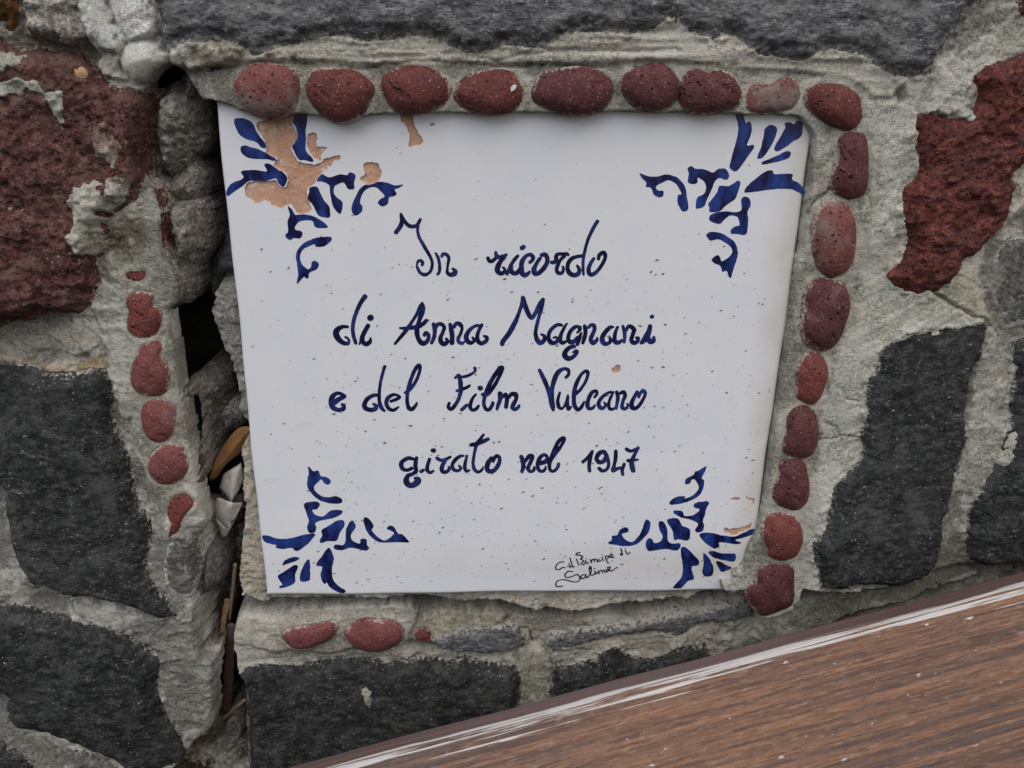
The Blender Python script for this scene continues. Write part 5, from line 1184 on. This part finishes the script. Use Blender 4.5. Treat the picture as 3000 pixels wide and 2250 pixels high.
# brown speckles fired into the glaze: short slanting dashes, denser towards the foot
rng = random.Random(5)
vs, fs = [], []
cnt = 0
while cnt < 1900:
    x, z = rng.uniform(0.004, 0.196), rng.uniform(0.004, 0.186)
    dens = 0.10 + 0.9 * (1 - z / 0.19) ** 0.9
    if x < 0.03: dens *= 0.45
    if z > 0.15: dens *= 0.6
    if rng.random() > dens: continue
    cnt += 1
    big = rng.random()
    L = (0.00017 + 0.00050 * big ** 5) * (0.7 + 0.6 * rng.random()); w_ = L * rng.uniform(0.28, 0.6)
    an = math.radians(rng.gauss(24, 12)); n = 7; s = len(vs)
    hh = rng.uniform(0.012, 0.035) * MM
    for k in range(n):
        t = 2 * math.pi * k / n; r = rng.uniform(0.75, 1.2)
        a_, b_ = L * r * math.cos(t), w_ * r * math.sin(t)
        vs.append((x + a_ * math.cos(an) - b_ * math.sin(an), -hh, z + a_ * math.sin(an) + b_ * math.cos(an)))
    fs.append(tuple(range(s, s + n)))
me = bpy.data.meshes.new('glaze_speckle'); me.from_pydata(vs, [], fs); me.update()
to_tile(link('glaze_speckle', me, M_speck, kind='stuff'))

# ------------------------------------------------------------------ the bench rail in front of the wall
def ray(p, y):
    d = np.array([(p[0] - W / 2) / F, (p[1] - H / 2) / F, 1.0]) @ ROT
    return CAM + d * (y - CAM[1]) / d[1]
def wood_mat():
    mt, t, b = new_mat('weathered_wood'); n = N(t)
    tc = t.nodes.new('ShaderNodeTexCoord').outputs['Object']
    lng = n.mapping((7, 330, 330), vec=tc); lng2 = n.mapping((55, 1500, 1500), vec=tc); broad = n.mapping((6, 60, 60), vec=tc)
    g1 = n.noise(1, 5, 0.65, lng, 0.6); g2 = n.noise(1, 4, 0.6, lng2, 0.2); g3 = n.noise(1, 4, 0.6, broad, 0.4)
    c = n.mix(n.ramp(g1, [(0.38, 0.0), (0.62, 1.0)]), (0.080, 0.038, 0.024), (0.265, 0.128, 0.070))
    c = n.mix(n.ramp(g3, [(0.35, 0.0), (0.7, 0.75)]), c, (0.26, 0.118, 0.052))
    c = n.mix(n.ramp(n.noise(1, 5, 0.65, n.mapping((9, 70, 70), vec=tc, loc=(4, 2, 1)), 0.5), [(0.50, 0.0), (0.68, 0.75)]), c, (0.085, 0.062, 0.055))
    c = n.mix(n.ramp(g2, [(0.36, 0.85), (0.50, 0.0)]), c, (0.060, 0.030, 0.022))
    # greyed bloom and paint flecks
    c = n.mix(n.ramp(n.noise(1, 5, 0.7, n.mapping((170, 1000, 1000), vec=tc)), [(0.52, 0.0), (0.66, 0.5)]), c, (0.36, 0.245, 0.17))
    fl = n.ramp(n.noise(1, 3, 0.6, n.mapping((160, 420, 420), vec=tc, loc=(9, 9, 9))), [(0.675, 0.0), (0.72, 0.9)])
    c = n.mix(fl, c, (0.58, 0.55, 0.52))
    c = n.mix(n.ramp(n.noise(1, 4, 0.7, n.mapping((300, 1500, 1500), vec=tc)), [(0.38, 0.5), (0.50, 0.0)]), c, (0.065, 0.036, 0.026))
    c = n.mix(n.ramp(n.noise(1, 5, 0.65, n.mapping((5, 240, 240), vec=tc, loc=(1, 7, 3)), 0.3), [(0.55, 0.0), (0.63, 0.75)]), c, (0.062, 0.036, 0.030))
    # varnish worn through to bleached wood along the front arris
    wear = n.attr('wear'); top = n.attr('topface')
    w1 = n.ramp(n.noise(1, 4, 0.6, n.mapping((16, 1100, 1100), vec=tc)), [(0.34, 0.0), (0.66, 1.0)])
    w2 = n.ramp(n.noise(1, 4, 0.6, n.mapping((30, 200, 200), vec=tc)), [(0.34, 0.0), (0.66, 1.0)])
    wn = n.math('ADD', n.math('MULTIPLY', w1, 0.85), n.math('MULTIPLY', w2, 0.45))
    wm = n.ramp(n.math('MULTIPLY', n.math('ADD', n.math('MULTIPLY', wear, 0.78), n.math('MULTIPLY', wn, 0.62)), 0.5), [(0.515, 0.0), (0.565, 1.0)])
    varn = n.mix(n.ramp(g1, [(0.3, 0.0), (0.7, 1.0)]), (0.095, 0.056, 0.050), (0.165, 0.098, 0.082))
    c = n.mix(top, c, varn)
    c = n.mix(wm, c, (0.56, 0.53, 0.50))
    n.link(c, b.inputs['Base Color'])
    n.link(n.ramp(wm, [(0.0, 0.5), (1.0, 0.85)]), b.inputs['Roughness'])
    h = n.math('ADD', n.math('MULTIPLY', g2, 0.6), n.math('MULTIPLY', g1, 0.8))
    n.link(n.bump(h, 0.0009, 0.9), b.inputs['Normal'])
    return mt
M_wood = wood_mat()
PB_R = ray((3000, 1668), -0.050); PB_L = ray((800, 2250), -0.078)
ax = PB_R - PB_L; ax /= np.linalg.norm(ax)
# section axes: 'out' = from the back edge over the top to the front arris, 'dn' = down the front face
AR_R = ray((3000, 1716), -0.066); AR_L = ray((1080, 2250), -0.100)
out = AR_R - PB_R; out -= ax * out.dot(ax)
topw = np.linalg.norm(out); out /= topw
nrm = np.cross(ax, out); nrm *= np.sign(nrm[2])                   # up, off the top face
dn = -nrm * 0.86 + out * 0.50; dn /= np.linalg.norm(dn)
faceh = 0.070; R_ = 0.0035
fn = np.cross(ax, dn); fn *= np.sign(-fn[1])
sec = []; wear = []; topf = []
def add(p, wv, tv): sec.append(p); wear.append(wv); topf.append(tv)
thick = 0.026
bk = -fn
add(dn * faceh * 0.9 + bk * thick, 0, 1); add(bk * thick * 0.3 - nrm * 0.012, 0, 1)
for k in range(5):                                              # rounded back arris
    a = k / 4 * math.pi / 2
    add(out * (R_ - R_ * math.cos(a)) - nrm * (R_ - R_ * math.sin(a)), 0, 1)
for t in np.linspace(0.25, 0.75, 6): add(out * topw * t, max(0, (t - 0.6) * 1.2), 1)
P0 = out * (topw - R_); P1 = out * topw + dn * R_
for k in range(9):                                              # rounded front arris, Bezier
    t = k / 8
    add(P0 * (1 - t) ** 2 + out * topw * 2 * t * (1 - t) + P1 * t * t, 0.45 + 0.55 * math.sin(math.pi * min(1, t * 0.7 + 0.3)), max(0, 1 - t * 2.2))
for q in np.linspace(0.06, 0.94, 60):
    s_ = faceh * q
    add(out * topw + dn * s_, min(1.0, max(0, 1 - (s_ - 0.0034) / 0.0042)), 0)
E1 = out * topw + dn * faceh
add(E1 + bk * 0.001, 0.3, 0); add(E1 + bk * 0.004 + dn * 0.0008, 0, 0); add(E1 + bk * thick, 0, 1)
sec = np.array(sec); ns = len(sec)
L0, L1 = -0.12, np.linalg.norm(PB_R - PB_L) + 0.12
nl = 260
ls = np.linspace(L0, L1, nl)
Vw = np.concatenate([PB_L + ax * l + sec for l in ls])
# local frame so that the grain follows the rail
Rm = np.stack([ax, dn, fn], 1)
if np.linalg.det(Rm) < 0: Rm[:, 2] *= -1
mid = PB_L + ax * (L0 + L1) / 2 + out * topw / 2 + dn * faceh / 2
loc = (Vw - mid) @ Rm
loc += 0.00018 * np.sin(loc[:, [0]] * 90) * np.array([[0, 1, 0]])
I = np.arange(nl * ns).reshape(nl, ns)
J = np.roll(I, -1, 1)
Q = np.stack([I[:-1].ravel(), I[1:].ravel(), J[1:].ravel(), J[:-1].ravel()], 1)
caps = []
for row, rev in ((0, False), (nl - 1, True)):
    for k in range(1, ns - 1):
        tr = (row * ns, row * ns + k, row * ns + k + 1)
        caps.append(tr if not rev else tr[::-1])
me = mesh_np('bench_rail', loc, Q, np.array(caps))
at = me.attributes.new('wear', 'FLOAT', 'POINT'); at.data.foreach_set('value', np.tile(np.array(wear, np.float32), nl))
at = me.attributes.new('topface', 'FLOAT', 'POINT'); at.data.foreach_set('value', np.tile(np.array(topf, np.float32), nl))
import bmesh
bm = bmesh.new(); bm.from_mesh(me); bmesh.ops.recalc_face_normals(bm, faces=bm.faces); bm.to_mesh(me); bm.free()
rail = link('bench_rail', me, M_wood, label='weathered brown wooden bench rail with a white worn edge', category='bench')
mw = np.eye(4); mw[:3, :3] = Rm; mw[:3, 3] = mid
rail.matrix_world = Matrix(mw.tolist())

# ------------------------------------------------------------------ small loose things
def surf_h(x, z):
    """height (mm) of the wall's relief at a point"""
    i = int(round((x - X0) / STEP)); j = int(round((z - Z0) / STEP))
    return max(Mh[j, i], MAXS[j, i])
def sheet(name, px, h0, h1, mat, bend=0.0015, thick=0.00025, crumple=0.0, seed=1, fold=0.0, nx=26, **props):
    """thin curved sheet from an outline: h0/h1 = height at the first outline point / at the far end"""
    hm = (h0 + h1) / 2
    P = catmull(unproj(px, hm), True, 4)
    c = P.mean(0)
    a, b = P[0], P[len(P) // 2]
    d = (b - a) / np.linalg.norm(b - a); nrm2 = np.array([-d[1], d[0]])
    lo, hi = P.min(0), P.max(0)
    n = len(P); rings = 7
    V = []
    for r in range(rings + 1):
        f = r / rings
        V.append(c + (P - c) * f)
    V = np.concatenate(V[1:] ); V = np.concatenate([[c], V])
    s = (V - a) @ d / np.linalg.norm(b - a); w = (V - c) @ nrm2
    wm = np.abs(w).max() + 1e-9
    h = h0 + (h1 - h0) * s + 1000 * bend * (1 - (w / wm) ** 2) - 1000 * fold * np.abs(w / wm)
    if crumple:
        h = h + crumple * 1000 * fbm(V[:, 0], V[:, 1], 6, seed, 3)
    F_ = np.stack([V[:, 0], -h * MM, V[:, 1]], 1)
    B_2 = F_.copy(); B_2[:, 1] += thick
    nv = len(F_)
    q = []; t = []
    for k in range(n): t.append((0, 1 + k, 1 + (k + 1) % n))
    for r in range(rings - 1):
        for k in range(n):
            i0 = 1 + r * n + k; i1 = 1 + r * n + (k + 1) % n
            q.append((i0, i0 + n, i1 + n, i1))
    q2 = [tuple(x + nv for x in f[::-1]) for f in q]; t2 = [tuple(x + nv for x in f[::-1]) for f in t]
    r0 = 1 + (rings - 1) * n
    q3 = [(r0 + k, r0 + nv + k, r0 + nv + (k + 1) % n, r0 + (k + 1) % n) for k in range(n)]
    Vc, cc = recentre(np.concatenate([F_, B_2]))
    me = mesh_np(name, Vc, np.array(q + q2 + q3), np.array(t + t2))
    bm = bmesh.new(); bm.from_mesh(me); bmesh.ops.recalc_face_normals(bm, faces=bm.faces); bm.to_mesh(me); bm.free()
    o = link(name, me, mat, **props); o.location = Vector(cc)
    return o
sheet('dry_leaf', Z(0, 1, [(1340, 1475), (1375, 1360), (1450, 1225), (1530, 1130), (1600, 1098), (1640, 1110), (1620, 1190), (1565, 1275), (1455, 1365), (1385, 1465)]), -14, -9, M_leaf, bend=0.0, fold=0.003, seed=3, crumple=0.0003,
      label='dry brown leaf stuck in the crack beside the tile', category='leaf')
fl = link('dried_flower', None, label='crumpled papery white dried flower wedged in the crack', category='flower')
fc = unproj(Z(0, 1, [(1480, 1620)]), -9)[0]; fl.location = (fc[0], 0.009, fc[1])
PET = {
 'a': (1338, 1642, -14), 'b': (1412, 1562, -10), 'c': (1498, 1598, -6.5), 'd': (1572, 1600, -9), 'e': (1478, 1775, -8.5), 'f': (1452, 1835, -12), 'g': (1448, 1412, -13), 'i': (1560, 1338, -9.5),
 'j': (1592, 1450, -11), 'k': (1508, 1480, -5.5), 'l': (1418, 1500, -12), 'm': (1390, 1690, -11), 'n': (1440, 1680, -7.0), 'o': (1530, 1690, -9.5), 'p': (1466, 1560, -9.5), 'q': (1540, 1530, -7.5), 'r': (1490, 1400, -8.5)}
for faces_ in (['gri', 'rik', 'grk', 'lgk', 'ijk', 'jqk', 'qck', 'lpk', 'pck'], ['abn', 'anm', 'bcn', 'cne', 'nme', 'ceo', 'cdo', 'doe'], ['mef', 'eof']):
    keys = sorted(set(''.join(faces_))); vs = []
    for kx in keys:
        zx, zy, hh = PET[kx]; qq = unproj(Z(0, 1, [(zx, zy)]), hh)[0]; vs.append((qq[0], -hh * MM, qq[1]))
    bm = bmesh.new(); bv = [bm.verts.new(v) for v in vs]
    for f_ in faces_:
        if len(set(f_)) == 3:
            try: bm.faces.new([bv[keys.index(ch)] for ch in f_])
            except ValueError: pass
    bmesh.ops.recalc_face_normals(bm, faces=bm.faces)
    bmesh.ops.subdivide_edges(bm, edges=bm.edges, cuts=3, use_grid_fill=True)
    rg = random.Random(len(keys))
    for v in bm.verts: v.co += Vector((rg.uniform(-1, 1), rg.uniform(-1, 1), rg.uniform(-1, 1))) * 0.00022
    for _ in range(2): bmesh.ops.smooth_vert(bm, verts=[v for v in bm.verts if not v.is_boundary], factor=0.5, use_axis_x=True, use_axis_y=True, use_axis_z=True)
    bmesh.ops.solidify(bm, geom=bm.faces[:], thickness=0.00025)
    me = bpy.data.meshes.new('petal'); bm.to_mesh(me); bm.free()
    for pl in me.polygons: pl.use_smooth = True
    p = link('petal', me, M_petal, fl); p.location = -fl.location
def strand(name, px, hs, w0, w1, mat, flat=0.4, **props):
    pts = []
    for p, h in zip(px, hs):
        q = unproj([p], h)[0]; pts.append((q[0], -h * MM, q[1]))
    C = catmull(np.array(pts), False, 8); n = len(C)
    V = []; K = 8
    for i, p in enumerate(C):
        tdir = C[min(i + 1, n - 1)] - C[max(i - 1, 0)]; tdir /= np.linalg.norm(tdir)
        sx_ = np.cross(tdir, [0, 1, 0]); sx_ /= np.linalg.norm(sx_); sy_ = np.cross(sx_, tdir)
        r = (w0 + (w1 - w0) * i / (n - 1)) * MM / 2 * (1 + 0.12 * math.sin(i * 1.7))
        if i in (0, n - 1): r *= 0.4
        for k in range(K):
            a = 2 * math.pi * k / K
            V.append(p + sx_ * r * math.cos(a) + sy_ * r * flat * math.sin(a))
    I = np.arange(n * K).reshape(n, K); J = np.roll(I, -1, 1)
    Q = np.stack([I[:-1].ravel(), J[:-1].ravel(), J[1:].ravel(), I[1:].ravel()], 1)
    caps = [(0, k, k + 1) for k in range(1, K - 1)] + [((n - 1) * K, (n - 1) * K + k + 1, (n - 1) * K + k) for k in range(1, K - 1)]
    Vc, cc = recentre(np.array(V))
    me = mesh_np(name, Vc, Q, np.array(caps))
    bm = bmesh.new(); bm.from_mesh(me); bmesh.ops.recalc_face_normals(bm, faces=bm.faces); bm.to_mesh(me); bm.free()
    o = link(name, me, mat, **props); o.location = Vector(cc); return o
strand('dry_stalk', Z(0, 2, [(1525, 330), (1510, 480), (1495, 600), (1485, 700)]), [-13, -14, -15, -17], 1.7, 1.2, M_straw, label='thin straw coloured stalk upright in the crack', category='stalk', group='dry plant bits in the crack')
strand('dry_stalk', Z(0, 2, [(1475, 560), (1450, 700), (1435, 850), (1420, 990)]), [-15, -15, -16, -20], 2.6, 2.0, M_straw, flat=0.25, label='flat blade of dry straw below the thin stalk', category='stalk', group='dry plant bits in the crack')
strand('dry_stalk', Z(0, 2, [(1505, 720), (1490, 900), (1480, 1080), (1460, 1300)]), [-16, -17, -17, -19], 4.2, 5.2, M_bark, flat=0.3, label='wide dark reddish brown stalk deep in the crack', category='stalk', group='dry plant bits in the crack')
strand('dry_stalk', Z(0, 2, [(1590, 1215), (1510, 1285), (1420, 1370), (1330, 1490)]), [-6, -9, -11, -13], 1.5, 1.8, M_straw, flat=0.8, label='thin brown twig lying across the foot of the crack', category='stalk', group='dry plant bits in the crack')
# snail shell on the red stone
sc = unproj(Z(0, 0, [(508, 470)]), 8)[0]
sh = surf_h(sc[0], sc[1])
V = []; K = 14; n = 110
for i in range(n):
    t = i / (n - 1); a = t * 2.6 * 2 * math.pi
    Rr = 1.25 * (1 - t) ** 1.15 + 0.02; r = 1.0 * (1 - t) ** 1.05 + 0.03
    cx_, cz_ = (Rr * math.cos(a + 2.6), Rr * math.sin(a + 2.6)); hh = 0.9 + 1.6 * t
    for k in range(K):
        b_ = 2 * math.pi * k / K
        rad = r * math.cos(b_)
        V.append(((cx_ + rad * math.cos(a + 2.6)) * MM, -(hh + r * math.sin(b_)) * MM, (cz_ + rad * math.sin(a + 2.6)) * 1.15 * MM))
I = np.arange(n * K).reshape(n, K); J = np.roll(I, -1, 1)
Q = np.stack([I[:-1].ravel(), J[:-1].ravel(), J[1:].ravel(), I[1:].ravel()], 1)
me = mesh_np('snail_shell', np.array(V), Q)
bm = bmesh.new(); bm.from_mesh(me); bmesh.ops.recalc_face_normals(bm, faces=bm.faces); bm.to_mesh(me); bm.free()
o = link('snail_shell', me, M_shell, label='tiny tan snail shell clinging to the dark red stone', category='shell')
o.location = (sc[0], -(sh - 0.5) * MM, sc[1])
o.rotation_euler = (0.0, 0.0, 0.25)
